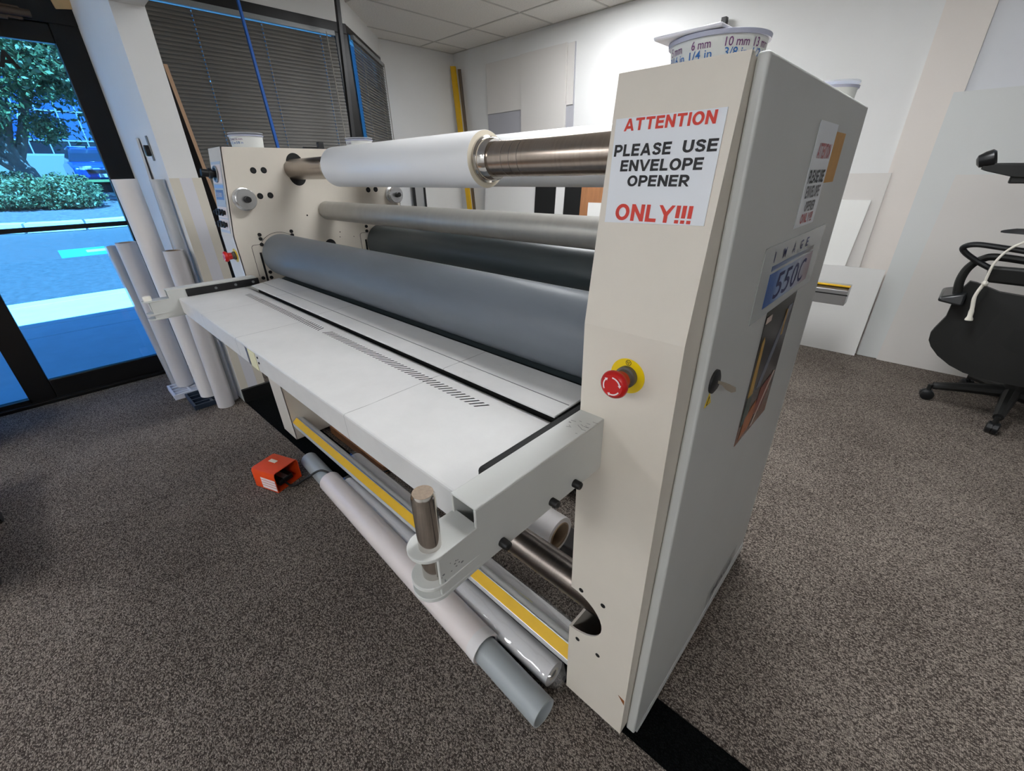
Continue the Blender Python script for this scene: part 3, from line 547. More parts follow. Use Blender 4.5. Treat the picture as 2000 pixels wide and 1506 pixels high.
# ---- far cabinet
fc = O('side_cabinet', side_sheet(XF-.004, XF, .75), 'cream', lam)
O('front_panel', front_sheet(XF-.157, XF), 'cream', fc); O('top_panel', bx(XF-.157, XF-.004, .004, .75, ZT-.026, ZT-.022), 'cream', fc)
O('top_lip', bx(XF-.157, XF, .0005, .012, ZT-.004, ZT), 'cream', fc, .001)
O('interior_shade', bx(XF-.15, XF-.006, .02, .74, ZB, ZT-.03), 'under_dark', fc)  # shade in the far cabinet's hollow, given as a dark block
O('cabinet_door', bx(XF-.184, XF-.170, .012, .70, .01, ZT-.03), 'grey_white', fc, .003)
fx = XF+.0004
def fdisc(y, z, r, m, nm, t=.0012, n=24): return O(nm, MB().cyl((XF-.001, y, z), (XF+t, y, z), r, n=n), m, fc)
for y, z in ((.0949, 1.239), (.1343, 1.2394), (.0959, 1.1457), (.1358, 1.1466), (.584, 1.1515), (.624, 1.1519), (.545, 1.24), (.585, 1.24)):
    fdisc(y, z, .0115, 'black_matte', 'bolt'); fdisc(y, z, .0045, 'black_plastic', 'bolt_socket', .0022, 6)
for y, z in ((.0545, 1.0002), (.0543, .9835), (.053, .9613), (.1844, 1.0015), (.1847, .9857), (.0571, .8459), (.0563, .8234), (.0236, .8265), (.5425, .9898), (.5413, .9685), (.672, 1.0002), (.672, .9835)):
    fdisc(y, z, .0072, 'black_matte', 'bolt', .0042, 16)
for y, z, r in ((.2685, 1.06, .0035), (.4043, .977, .0025), (.40, .955, .0022), (.47, .95, .002)): fdisc(y, z, r, 'black_matte', 'panel_hole', .0006, 12)
O('slotted_opening', MB().cyl((XF-.001, .348, .925), (XF+.0008, .348, .925), .026, n=24), 'black_matte', fc)
for ys_ in (.040, .529): O('slide_slot', bx(XF-.001, XF+.0012, ys_-.004, ys_+.004, .80, .93), 'black_matte', fc)
# bearing-block outlines
def outline(y0, y1, z0, z1, r):
    pts = [(XF+.0006, y0, z0), (XF+.0006, y0, z1-r)]+[(XF+.0006, y0+r-r*math.cos(math.pi/2*i/5), z1-r+r*math.sin(math.pi/2*i/5)) for i in range(1, 6)]+[(XF+.0006, y1, z1)]
    return MB().path(pts, .0009, 4)
O('block_joint', outline(.012, .055, .835, .962, .012), 'under_dark', fc); O('block_joint', outline(.503, .535, .835, .962, .012), 'under_dark', fc)
O('block_joint', MB().path([(XF+.0006, .1265+.093*math.cos(a), .91+.093*math.sin(a)) for a in [math.radians(150-120*i/20) for i in range(21)]], .0009, 4), 'under_dark', fc)
# shaft seats: black cut-outs
for y in (.2521, .6056):
    for s in (1, -1): O('shaft_slot', MB().prism([(XF-.001, y+.012+.036*math.cos(a), 1.2411+s*(.020+.042*math.sin(a))) for a in [math.pi*i/14 for i in range(15)]], (.0018, 0, 0)), 'black_matte', fc)
# aluminium knob hubs
for y, z, k in ((.030, 1.137, 1.), (.712, 1.126, 1.)):
    h = O('hub', MB().lathe((XF, y, z), (XF+.042, y, z), [(0, .040), (.18, .042), (.35, .042), (.42, .034), (.6, .036), (.75, .039), (.92, .039), (1, .036)], 40), 'aluminium_hub', fc)
    O('hub_nut', MB().lathe((XF+.042, y, z), (XF+.066, y, z), [(0, .0125), (.3, .0125), (.35, .0105), (1, .0105)], 20), 'black_plastic', fc)
# control panel on the far cabinet front
cp = O('control_panel', MB().prism([fp(XF-.145, 1.272, .0004), fp(XF-.022, 1.272, .0004), fp(XF-.022, 1.012, .0004), fp(XF-.145, 1.012, .0004)], nn*.001), 'panel_grey', lam)
def cpl(x0, x1, za, zb_, m, nm, l=.0015): return O(nm, MB().prism([fp(XF+x0, zb_, l), fp(XF+x1, zb_, l), fp(XF+x1, za, l), fp(XF+x0, za, l)], nn*.0008), m, cp)
cpl(-.142, -.025, 1.195, 1.262, 'white_ink', 'switch_field'); cpl(-.142, -.025, 1.178, 1.19, 'panel_blue', 'label_strip'); cpl(-.135, -.04, 1.136, 1.172, 'display_blue', 'display'); cpl(-.142, -.025, 1.120, 1.132, 'panel_grey', 'label_strip')
text('lettering', '5500', fp(XF-.125, 1.146, .0026), un, vn, .07, .016, 'white_ink', cp, .0)
for zc in (1.089, 1.044):
    cpl(-.142, -.025, zc-.021, zc+.021, 'white_ink', 'switch_field')
    for x in (-.118, -.085, -.048):
        c = fp(XF+x, zc, .0023); O('switch_knob', MB().lathe(c, c+nn*.022, [(0, .0085), (.3, .0085), (.35, .0125), (.6, .0125), (.65, .006), (1, .006)], 18), 'black_plastic', cp)
    cpl(-.137, -.108, zc-.013, zc+.013, 'display_blue', 'push_button', .0045)
c = fp(XF-.085, 1.228, .0023); O('main_switch', MB().lathe(c, c+nn*.052, [(0, .022), (.12, .022), (.15, .013), (.3, .013), (.32, .019), (.5, .019), (.55, .014), (1, .0135)], 24), 'black_plastic', cp)
O('switch_guard', MB().lathe(c+nn*.004, c+nn*.007, [(0, .024), (0, .030), (1, .030), (1, .024)], 28, False), 'aluminium', cp)

# ---- rollers and shafts
def roller(nm, y, z, r, m, x0=XF, x1=-.001, bev=.0, n=64):
    return O(nm, MB().lathe((x0, y, z), (x1, y, z), [(0, r*.97), (.002, r), (.998, r), (1, r*.97)], n), m, lam)
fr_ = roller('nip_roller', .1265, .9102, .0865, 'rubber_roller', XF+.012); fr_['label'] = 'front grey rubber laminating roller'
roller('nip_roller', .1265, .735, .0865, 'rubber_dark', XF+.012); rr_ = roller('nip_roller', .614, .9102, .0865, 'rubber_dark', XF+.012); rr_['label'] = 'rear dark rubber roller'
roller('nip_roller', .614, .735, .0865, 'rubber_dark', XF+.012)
ir = roller('idler_roller', .360, 1.0744, .0387, 'aluminium_roller', XF+.004, -.03); ir['label'] = 'satin aluminium idler roller'
O('idler_end_cap', MB().cyl((-.03, .36, 1.0744), (-.001, .36, 1.0744), .034), 'chrome', lam); O('idler_end_cap', MB().lathe((-.027, .36, 1.0744), (-.018, .36, 1.0744), [(0, .043), (.5, .045), (1, .043)], 40), 'chrome', lam)
us = roller('unwind_shaft', .2521, 1.2411, .0385, 'steel'); us['label'] = 'bare steel unwind shaft carrying the white roll'
for x0 in (-.533, -1.345): O('core_chuck', MB().lathe((x0, .2521, 1.2411), (x0+.055, .2521, 1.2411), [(0, .047), (.15, .052), (.45, .052), (.5, .047), (.9, .047), (1, .044)], 48), 'chrome', us)
for x in (-.43, -.405, -.38): O('wear_ring', MB().lathe((x, .2521, 1.2411), (x+.0012, .2521, 1.2411), [(0, .0387), (1, .0387)], 40), 'dark_steel', us)
roller('unwind_shaft', .6056, 1.2477, .0385, 'steel'); wsft = roller('rewind_shaft', .035, .3267, .0395, 'dark_steel', XF, .11); wsft['label'] = 'dark steel shaft low between the cabinets'
O('core_hub', MB().lathe((-.05, .19, .25), (-.001, .19, .25), [(0, .034), (.3, .040), (.5, .040), (.55, .025), (1, .025)], 32), 'chrome', lam)
vr = thing('vinyl_roll', 'glossy white vinyl roll on the front upper shaft', 'roll', (-.92, .2521, 1.177), 'media rolls on the laminator')
O('wound_vinyl', MB().lathe((-1.30, .2521, 1.2411), (-.515, .2521, 1.2411), [(0, .050), (0, .0640), (.0015, .0644), (.9985, .0644), (1, .0640), (1, .050)], 80, False), 'vinyl_white', vr)
for x in (-1.3002, -.5152): O('cut_edge', MB().lathe((x, .2521, 1.2411), (x+.0006, .2521, 1.2411), [(0, .0475), (0, .0636), (1, .0636), (1, .0475)], 80, False), 'vinyl_edge', vr)
br_ = thing('laminate_roll', 'wider white film roll on the rear upper shaft', 'roll', (-.8, .6056, 1.168), 'media rolls on the laminator')
O('wound_film', MB().lathe((-1.55, .6056, 1.2477), (-.06, .6056, 1.2477), [(0, .040), (0, .0796), (.001, .0799), (.999, .0799), (1, .0796), (1, .040)], 80, False), 'vinyl_white', br_)
O('cut_edge', MB().lathe((-.0605, .6056, 1.2477), (-.0595, .6056, 1.2477), [(0, .040), (0, .079), (1, .079), (1, .040)], 64, False), 'vinyl_edge', br_)
lr = thing('core_roll', 'white film roll with an open cardboard core low inside the laminator', 'roll', (-.7, .19, .175), 'media rolls on the laminator')
O('wound_film', MB().lathe((-1.3, .19, .24), (-.2, .19, .24), [(0, .042), (0, .058), (1, .058), (1, .042)], 56, False), 'paper_white', lr); O('core', MB().lathe((-1.29, .19, .24), (-.198, .19, .24), [(0, .038), (0, .043), (1, .043), (1, .038), (0, .038)], 48, False), 'cardboard', lr)
O('bore_shade', MB().cyl((-1.2, .19, .24), (-.9, .19, .24), .038), 'black_matte', lr)  # black stop paints the shade deep in the open core

# ---- feed table
TZ, TF, TB_, TX0, TX1 = .8134, -.2976, -.085, -1.645, -.004
def slots(x0, n, p, sl, w=.0050, y0=-.115, y1=-.092):
    return [((x0+p*i, y0), (x0+p*i+w, y0), (x0+p*i+w+sl, y1), (x0+p*i+sl, y1)) for i in range(n)]
g1 = slots(-1.492, 46, .01385, -.011); g2 = slots(-.838, 48, .0137, .018)
tm = MB(); t_ = .003; z = TZ
def top(poly): tm.add([(x, y, z) for x, y in poly], [tuple(range(len(poly)))])
top([(TX0, TF+.004), (TX1, TF+.004), (TX1, -.115), (TX0, -.115)]); top([(TX0, -.092), (TX1, -.092), (TX1, TB_), (TX0, TB_)])
al = sorted(g1+g2, key=lambda s: s[0][0]); prev = ((TX0, -.115), (TX0, -.092))
for s in al: top([prev[0], s[0], s[3], prev[1]]); prev = (s[1], s[2])
top([prev[0], (TX1, -.115), (TX1, -.092), prev[1]])
# rolled front edge, apron and rear lip
pr = [(TF+.004, TZ), (TF+.0012, TZ-.0012), (TF, TZ-.004), (TF+.001, .757), (TF+.018, .757)]
for (ya, za), (yb, zb_) in zip(pr, pr[1:]): tm.add([(TX0, ya, za), (TX1, ya, za), (TX1, yb, zb_), (TX0, yb, zb_)], [(0, 1, 2, 3)])
pr = [(TB_, TZ), (-.075, TZ-.0006), (-.066, TZ-.0022), (-.058, TZ-.005), (-.050, TZ-.010), (-.046, TZ-.03)]
for (ya, za), (yb, zb_) in zip(pr, pr[1:]): tm.add([(TX0, ya, za), (TX1, ya, za), (TX1, yb, zb_), (TX0, yb, zb_)], [(0, 1, 2, 3)])
tm.add([(TX0, TF, .757), (TX0, TB_, .757), (TX0, TB_, TZ), (TX0, TF+.004, TZ)], [(0, 1, 2, 3)])
ft = O('feed_table', tm, 'table', lam, angle=50); ft['label'] = 'scuffed off-white feed table with rows of slanted slots'
O('slot_shade_sheet', bx(TX0+.005, TX1-.005, -.12, -.086, TZ-.014, TZ-.010), 'black_matte', ft)  # black sheet stands in for the shade below the slots
O('under_tray', bx(TX0+.01, TX1-.01, TF+.012, -.06, .765, .768), 'grey_white', ft); O('front_rail', bx(TX0+.03, TX1-.02, TF+.03, TF+.07, .728, .762), 'aluminium', ft, .003)
O('tape_patch', bx(-.886, -.832, TF-.0012, TF+.0002, .758, .808), 'tape_cream', ft); O('tape_patch', bx(-.905, -.886, TF-.001, TF+.0002, .758, .808), 'aluminium', ft)
for z_ in (.80, .785): O('rivet', MB().cyl((-.815, TF+.001, z_), (-.815, TF-.0015, z_), .003, n=10), 'black_matte', ft)
bp_ = O('infeed_plate', MB().hexa([(-1.59, -.058, .8205), (-.042, -.058, .8205), (-.042, .068, .8235), (-1.640, .068, .8235)], [(-1.59, -.058, .825), (-.042, -.058, .825), (-.042, .068, .828), (-1.640, .068, .828)]), 'table', lam, .0012)
O('plate_joint', bx(-1.60, -.045, -.012, -.0105, .8262, .8269), 'faded_grey', bp_); O('plate_gap_shade', bx(-1.6, -.05, -.035, .06, .74, .8195), 'black_matte', bp_); O('nip_gap_shade', bx(-1.66, -.02, .07, .10, .79, .815), 'black_matte', bp_)  # black fills paint the shade under the plate and in the nip gap
# ---- table arms
def arm(x0, x1, nm, lab):
    ZA, ZN, ZL = .848, .818, .748; w = x1-x0; xm = (x0+x1)/2; r = w/2+.002
    m = MB(); t = .004
    m.box(x0, x1, -.325, -.02, ZA-t+.001, ZA); 
    for xa in (x0, x1-t): m.prism([(xa, -.02, ZL), (xa, -.385, ZL), (xa, -.385, ZN-.002), (xa, -.325, ZN-.002), (xa, -.325, ZA-.002), (xa, -.02, ZA-.002)], (t, 0, 0))
    m.box(x0+t, x1-t, -.325, -.02, ZL, ZL+t)
    m.box(x0+t, x1-t, -.10, -.02, ZL+t, ZA-t)
    a = O(nm, m, 'arm_paint', lam, .003); a['label'] = lab
    def tongue(z0, z1):
        pts = [(x0, -.32, z0)]+[(xm-r*math.cos(math.pi*i/18), -.380-r*math.sin(math.pi*i/18), z0) for i in range(19)]+[(x1, -.32, z0)]
        return MB().prism(pts, (0, 0, z1-z0))
    O('tongue', tongue(ZN-.005, ZN), 'arm_paint', a, .0008); O('tongue', tongue(ZL+.018, ZL+.024), 'arm_paint', a, .0008); O('tongue', tongue(ZL, ZL+.006), 'arm_paint', a, .0008)
    O('web', bx(x0+.006, x1-.006, -.345, -.335, ZL+.02, ZN-.004), 'arm_paint', a)
    return a, xm
na, xm = arm(.0, .047, 'table_arm', 'near grey table arm with a steel pin')
O('steel_pin', MB().lathe((xm+.002, -.379, .752), (xm+.002, -.379, .897), [(0, .0135), (.965, .0140), (1, .0120)], 40), 'chrome', na)
O('pin_face', MB().cyl((xm+.002, -.379, .897), (xm+.002, -.379, .8973), .0119, n=40), 'pin_face', na)
for y in (-.282, -.175, -.117): O('socket_bolt', MB().lathe((.047, y, .762), (.060, y, .762), [(0, .0068), (.85, .0068), (1, .006)], 20), 'black_plastic', na); 
for y in (-.282, -.175, -.117): O('bolt_socket', MB().cyl((.0598, y, .762), (.0604, y, .762), .0035, n=6), 'black_matte', na)
O('guide_strip', bx(-.020, -.001, -.262, -.012, .8145, .842), 'black_matte', na, .006)
def scuff(pts, nrm, parent): O('scuff_mark', MB().prism(pts, nrm), 'faded_grey', parent)
g_ = random.Random(4)
for cy_, cz_, n_k, sp_ in ((-.362, .786, 9, .010), (-.375, .772, 4, .007)):
    for k in range(n_k):
        y, z = cy_+g_.gauss(0, sp_), cz_+g_.gauss(0, .005); r = g_.uniform(.0008, .0022); scuff([(.0471, y+r*g_.uniform(.6, 1.5)*math.cos(a), z+r*math.sin(a)*.7) for a in [i*1.05 for i in range(6)]], (.0002, 0, 0), na)
for k in range(16):
    x, y = g_.uniform(.008, .04), -.085+g_.gauss(0, .010); l_ = g_.uniform(.003, .009); a = g_.uniform(-.5, .5)
    scuff([(x, y, .8481), (x+l_*math.cos(a), y+l_*math.sin(a), .8481), (x+l_*math.cos(a), y+l_*math.sin(a)+.0006, .8481), (x, y+.0005, .8481)], (0, 0, .0002), na)
fa, xm2 = arm(-1.692, -1.645, 'table_arm', 'far grey table arm with a white nylon cap')
O('nylon_cap', MB().lathe((xm2, -.385, .818), (xm2, -.385, .834), [(0, .0125), (.8, .0125), (1, .011)], 24), 'nylon', fa)
O('guide_strip', bx(-1.6452, -1.640, -.268, -.012, .814, .842), 'black_plastic', fa, .002)
for y in (-.17, -.10, -.035): O('strip_screw', MB().cyl((-1.640, y, .829), (-1.6385, y, .829), .005, n=14), 'grey_box', fa)

# ---- lower frame
yb_ = O('safety_bar', MB().cyl((XF, .006, .106), (-.0005, .006, .106), .031, n=40), 'grey_white', lam); yb_['label'] = 'grey cross bar with a yellow stripe'
n45 = Vector((0, -.62, .785)).normalized(); c45 = Vector((0, n45.z, -n45.y)); 
def strip(x0, x1, off, w, t): 
    a = Vector((0, .006, .106))+n45*off; lo = [Vector((x0, 0, 0))+a-c45*w, Vector((x1, 0, 0))+a-c45*w, Vector((x1, 0, 0))+a+c45*w, Vector((x0, 0, 0))+a+c45*w]
    return MB().hexa(lo, [q+n45*t for q in lo])
O('strip_rail', strip(XF+.002, -.001, .026, .0175, .0075), 'aluminium', yb_, .001); O('yellow_stripe', strip(XF+.01, -.002, .0336, .0145, .0012), 'yellow', yb_)
O('base_beam', bx(XF, .0, .28, .36, .02, .10), 'under_dark', lam, .004); O('base_beam', bx(XF, .0, .60, .68, .02, .10), 'under_dark', lam, .004)
for x in (XF-.08, .09):
    for y in (.06, .62): O('levelling_foot', MB().lathe((x, y, 0), (x, y, .03), [(0, .03), (.4, .03), (.5, .012), (1, .012)], 20), 'black_plastic', lam)
for i, (x0, x1, y, z) in enumerate(((-1.68, -1.2, .16, .16), (-1.68, -1.25, .24, .13))): O('cable', MB().path(spline([(x0, y, z), ((x0+x1)/2, y+.03, z-.06), (x1, y-.02, .03)]), .006, 8), 'black_plastic', lam)
O('floor_plank', bx(-1.66, -1.14, .13, .21, .001, .045), 'wood_panel', lam, .002); O('floor_plank', bx(-1.62, -1.18, .22, .27, .001, .03), 'wood_panel', lam, .002)
O('bearing_bracket', bx(XF, XF+.03, .09, .13, .13, .20), 'black_plastic', lam, .003)

# ================================================================== THINGS AROUND THE LAMINATOR
def roll(name, label, base, top, r, m, ri=None, group=None, core='cardboard', endcap=True):
    t = thing(name, label, 'roll', (base[0], base[1], min(base[2], top[2])-(0 if abs(top[2]-base[2]) > .2 else r)), group); ri = ri or r*.8
    O('wound_sheet', MB().lathe(base, top, [(0, ri), (0, r), (1, r), (1, ri), (0, ri)], 40, False), m, t)
    O('core', MB().lathe(base, top, [(.002, ri*.9), (.002, ri*.999), (.998, ri*.999), (.998, ri*.9), (.002, ri*.9)], 32, False), core, t); return t
gp = thing('plastic_pipe', 'grey plastic pipe lying on the carpet under the feed table', 'pipe', (-.7, -.095, 0))
pa, pb_ = Vector((-1.455, -.066, .0372)), Vector((.004, -.124, .0372)); O('pipe_wall', MB().lathe(pa, pb_, [(0, .0325), (0, .0365), (1, .0365), (1, .0325), (0, .0325)], 48, False), 'pvc_grey', gp)
dv = (pb_-pa).normalized(); wr = thing('paper_roll', 'glossy blush white paper roll wound on the grey pipe', 'roll', (-.7, -.09, 0), 'rolls under the feed table')
q0, q1 = pa+dv*.235+Vector((0, 0, .008)), pa+dv*1.245+Vector((0, 0, .008)); O('wound_sheet', MB().lathe(q0, q1, [(0, .0372), (0, .0445), (1, .0445), (1, .0372)], 56, False), 'paper_gloss', wr)
O('loose_edge', MB().lathe(q1-dv*.03, q1+dv*.004, [(0, .0448), (.3, .0452), (1, .0462), (1, .0450)], 56, False), 'paper_white', wr)
def film_roll(label, a, b, r, seed):
    t = thing('wrapped_roll', label, 'roll', (a[0], a[1], 0), 'rolls under the feed table'); a, b = Vector(a), Vector(b)
    O('wound_sheet', MB().lathe(a, b, [(0, r*.55), (0, r), (1, r), (1, r*.55)], 40, False), 'paper_white', t); O('cut_edge', MB().lathe(b-(b-a).normalized()*.002, b, [(0, .012), (0, r*.97), (1, r*.97), (1, .012)], 32, False), 'vinyl_edge', t)
    g = np.random.default_rng(seed); d = (b-a); u = d.normalized().orthogonal().normalized(); w = d.normalized().cross(u); rs = []
    N, K = 70, 36
    for j in range(N+1):
        s = -.01+1.035*j/N; pinch = 1 if s < 1.0 else max(.35, 1-(s-1.0)*22)
        rs.append([a+d*s+(u*math.cos(2*math.pi*i/K)+w*math.sin(2*math.pi*i/K))*(r*1.03+.0035*g.random()+.004*max(0, math.sin(3*2*math.pi*i/K+s*9)))*pinch for i in range(K)])
    O('plastic_sleeve', MB().rings(rs, False), 'film', t, angle=80); return t
film_roll('white roll in a clear crinkled plastic sleeve beside the grey pipe', (-1.15, -.030, .037), (-.035, -.036, .037), .034, 3)
film_roll('white roll in a clear plastic sleeve behind the yellow striped bar', (-1.28, .072, .042), (-.02, .064, .042), .038, 5)
wt = bpy.data.objects['wrapped_roll.001']
O('label', MB().hexa([(-.30, .040, .0795), (-.19, .048, .0795), (-.19, .058, .0830), (-.28, .055, .0825)], [(-.30, .0398, .0803), (-.19, .0478, .0803), (-.19, .0578, .0838), (-.28, .0548, .0833)]), 'tape_cream', wt)
# foot pedal
ped = thing('foot_pedal', 'orange metal foot switch hood on the carpet', 'foot pedal', (-1.455, -.205, 0)); M4 = Matrix.Translation((-1.455, -.208, 0)) @ Matrix.Rotation(math.radians(20), 4, 'Z')
def tf(mb): mb.v = [tuple(M4 @ Vector(q)) for q in mb.v]; return mb
h = MB(); hx, hy, hz = .068, .062, .098
prof = [(-hx, .004), (-hx, hz-.012), (-hx+.012, hz)]
sec = [(-hy, .0), (-hy, hz-.014), (-hy+.004, hz-.004), (-hy+.014, hz), (hy-.014, hz), (hy-.004, hz-.004), (hy, hz-.014), (hy, 0)]
outer = [(-hx, y, z_) for y, z_ in sec]; t2 = .003; inner = [(y*(1-t2/hy), min(z_, hz-t2)) for y, z_ in sec]
# hood opens towards +x; back wall at -x
n = len(sec); A = [(-hx, y, z_*.97) for y, z_ in sec]; B = [(hx, y, z_) for y, z_ in sec]; C_ = [(hx, y, z_) for y, z_ in inner]; D = [(-hx+t2, y, z_*.97) for y, z_ in inner]
h.rings([A, B, C_, D], False, False); h.add(A, [tuple(range(n))]); h.add(D, [tuple(range(n))])
O('hood', tf(h), 'orange', ped); O('base_plate', tf(bx(-hx, hx, -hy, hy, .0005, .004)), 'orange', ped)
O('treadle', tf(MB().hexa([(-.03, -.035, .018), (.052, -.035, .012), (.052, .035, .012), (-.03, .035, .018)], [(-.03, -.035, .045), (.052, -.035, .036), (.052, .035, .036), (-.03, .035, .045)])), 'black_plastic', ped, .004)
O('treadle_plate', tf(MB().hexa([(.0, -.012, .0420), (.05, -.012, .0368), (.05, .012, .0368), (.0, .012, .0420)], [(.0, -.012, .0428), (.05, -.012, .0376), (.05, .012, .0376), (.0, .012, .0428)])), 'aluminium', ped)
lb = MB(); lb.box(-.02, hx-.002, -hy-.0012, -hy-.0002, .008, .062); O('label', tf(lb), 'white_ink', ped)
for k in range(3): O('label_line', tf(bx(-.018, hx-.002, -hy-.0017, -hy-.0011, .022+.014*k, .024+.014*k)), 'red', ped)
O('paint_scuff', tf(bx(-.035, .005, .0, .018, hz+.0001, hz+.0006)), 'vinyl_edge', ped)
cab_pts = spline([tuple(M4 @ Vector((.05, -.01, .02))), tuple(M4 @ Vector((.10, -.01, .012))), (-1.30, -.13, .06), (-1.26, -.085, .088), (-1.21, -.04, .05), (-1.16, .03, .03), (-1.1, .2, .03)])
O('cable', MB().path(cab_pts, .0045, 8), 'black_plastic', ped)
tag(O('plywood_board', bx(.02, .181, .085, .50, .0045, .014), 'plywood'), 'thin plywood sheet slid under the near cabinet', 'board')
# jars of spacing beads on top of the machine
def jar(label, c, r, h, words, lid_tilt=None):
    x, y, z_ = c; t = thing('bead_jar', label, 'jar', c, 'round jars on the laminator')
    O('body', MB().lathe((x, y, z_), (x, y, z_+h), [(0, r*.86), (.03, r*.9), (1, r)], 48), 'jar_label', t)
    O('rim', MB().lathe((x, y, z_+h), (x, y, z_+h+.005), [(0, r*1.0), (0, r*1.05), (.9, r*1.06), (1, r*1.03)], 48), 'jar_tape', t)
    if lid_tilt: O('lid', MB().hexa([(x-r*1.02, y-r*1.06, z_+h+.0052), (x+r*.45, y-r*1.06, z_+h+.0056), (x+r*.5, y+r*.4, z_+h+.0052), (x-r*1.02, y+r*.4, z_+h+.0052)], [(x-r*1.04, y-r*1.08, z_+h+.0092), (x+r*.45, y-r*1.08, z_+h+.0096), (x+r*.5, y+r*.4, z_+h+.0090), (x-r*1.04, y+r*.4, z_+h+.0090)]), 'jar_lid', t, .0015)
    else: O('lid', MB().cyl((x, y, z_+h+.010), (x, y, z_+h+.013), r*1.05, n=40), 'clear_plastic', t)
    for a, top_, bot in words:
        a = math.radians(a)
        for body, zz, hh, m_ in ((top_, z_+h*.77, .0085, 'purple_ink'), (bot, z_+h*.57, .0085, 'blue_ink')):
            wd_ = (.0056 if zz > z_+h*.7 else .0044)*len(body)
            o = text('lettering', body, (0, 0, 0), (1, 0, 0), (0, 0, 1), wd_, hh, m_, t, .005, lift=0)
            for q in o.data.vertices:
                f_ = (q.co.z+zz-z_)/h; rr = r*(.9+.1*f_)+.0007; an = a+(q.co.x-wd_/2)/rr; q.co = (x+rr*math.sin(an), y-rr*math.cos(an), zz+q.co.z)
    return t
jar('round bead jar with millimetre and inch label and a white lid, on the near cabinet', (.086, .085, ZT-.022), .0555, .048, ((-36, '5 mm', '3/16 in'), (2, '6 mm', '1/4 in'), (44, '10 mm', '3/8 in'), (80, '13 mm', '1/2 in')), True)
jar('round bead jar at the back edge of the near cabinet', (.10, .655, ZT-.022), .05, .052, ())
jar('clear topped bead jar on the far cabinet near the control panel', (XF-.078, .125, ZT-.022), .060, .062, ((-20, '10 mm', '3/8 in'), (15, '12 mm', '1/2 in'), (45, '16 mm', '5/8 in')))
jar('bead jar on the far cabinet behind the white roll', (XF-.08, .62, ZT-.022), .060, .062, ((10, '19 mm', '3/4 in'),))
tl = thing('hand_tool', 'small black hand tool standing on the far cabinet', 'tool', (XF-.06, .40, ZT-.022)); O('handle', bx(XF-.072, XF-.05, .405, .43, ZT-.022, ZT+.03), 'black_plastic', tl, .003); O('head', MB().cyl((XF-.06, .34, ZT-.006), (XF-.06, .40, ZT-.006), .016), 'black_plastic', tl)

# ---- rolls stood against the stub wall
SG = 'rolls standing by the stub wall'
roll('film_roll', 'thin grey plastic-wrapped roll, leftmost of the standing rolls', (-3.0, -.285, .001), (-3.0, -.325, .888), .028, 'clear_plastic', .02, SG, 'board_grey')
roll('paper_roll', 'short grey white roll standing on the white tray', (-2.87, -.255, .036), (-2.87, -.268, .91), .046, 'roll_grey', .036, SG)
roll('paper_roll', 'tall pinkish white roll standing on the dark tray', (-2.6, -.185, .032), (-2.6, -.203, 1.22), .050, 'paper_white', .04, SG)
roll('paper_roll', 'short cream roll in front of the stub wall corner', (-2.435, -.150, .001), (-2.43, -.139, .893), .044, 'roll_grey', .035, SG)
roll('film_roll', 'tall clear wrapped roll against the stub wall corner', (-2.49, -.098, .001), (-2.485, -.094, 1.216), .030, 'clear_plastic', .02, SG, 'board_white')
def tray(label, x0, x1, y0, y1, z0, h, m):
    t = thing('plastic_tray', label, 'tray', ((x0+x1)/2, (y0+y1)/2, z0), 'plastic trays under the rolls'); f = MB()
    f.box(x0, x1, y0, y0+.012, z0, z0+h); f.box(x0, x1, y1-.012, y1, z0, z0+h); f.box(x0, x0+.012, y0+.012, y1-.012, z0, z0+h); f.box(x1-.012, x1, y0+.012, y1-.012, z0, z0+h); O('rim', f, m, t, .002)
    for k in range(1, 4): xx = x0+(x1-x0)*k/4; O('rib', bx(xx-.006, xx+.006, y0+.012, y1-.012, z0+.002, z0+h-.004), m, t)
    O('rib', bx(x0+.012, x1-.012, (y0+y1)/2-.006, (y0+y1)/2+.006, z0+.002, z0+h-.003), m, t); return t
tray('white slotted plastic tray under the short roll', -2.94, -2.735, -.345, -.165, .001, .034, 'tray_white'); tray('dark blue slotted plastic tray under the tall roll', -2.725, -2.49, -.295, -.105, .001, .030, 'tray_dark')
tag(O('foam_strip', MB().hexa([(-2.84, -.118, .002), (-2.70, -.118, .002), (-2.70, -.108, .002), (-2.84, -.108, .002)], [(-2.87, -.078, 1.41), (-2.74, -.078, 1.405), (-2.74, -.068, 1.405), (-2.87, -.068, 1.41)]), 'board_white'), 'narrow white foam board strip leaning on the stub wall', 'board')
ab = thing('door_sensor', 'small grey wall box with a green indicator on the stub wall', 'sensor', (-2.56, -.064, 1.30)); O('back_plate', bx(-2.572, -2.545, -.068, -.0622, 1.298, 1.405), 'grey_box', ab, .002); O('indicator', bx(-2.60, -2.572, -.085, -.063, 1.318, 1.362), 'green_led', ab, .006); O('housing', bx(-2.572, -2.55, -.088, -.068, 1.32, 1.365), 'black_plastic', ab, .003)
wp = thing('wall_wrap', 'beige and white striped panel covering the stub wall end', 'panel', (-2.388, 0, .086))
for y0, y1, m_ in ((-.0625, -.022, 'wrap_beige'), (-.022, .030, 'wrap_white'), (.030, .071, 'wrap_beige')): O('strip', bx(-2.3892, -2.386, y0, y1, .087, 1.219), m_, wp)
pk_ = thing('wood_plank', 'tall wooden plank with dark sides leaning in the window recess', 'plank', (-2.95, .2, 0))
def lean(x0, x1, y0b, y0t, w, z0_, z1_): return MB().hexa([(x0, y0b, z0_), (x1, y0b, z0_), (x1, y0b+w, z0_), (x0, y0b+w, z0_)], [(x0, y0t, z1_), (x1, y0t, z1_), (x1, y0t+w, z1_), (x0, y0t+w, z1_)])
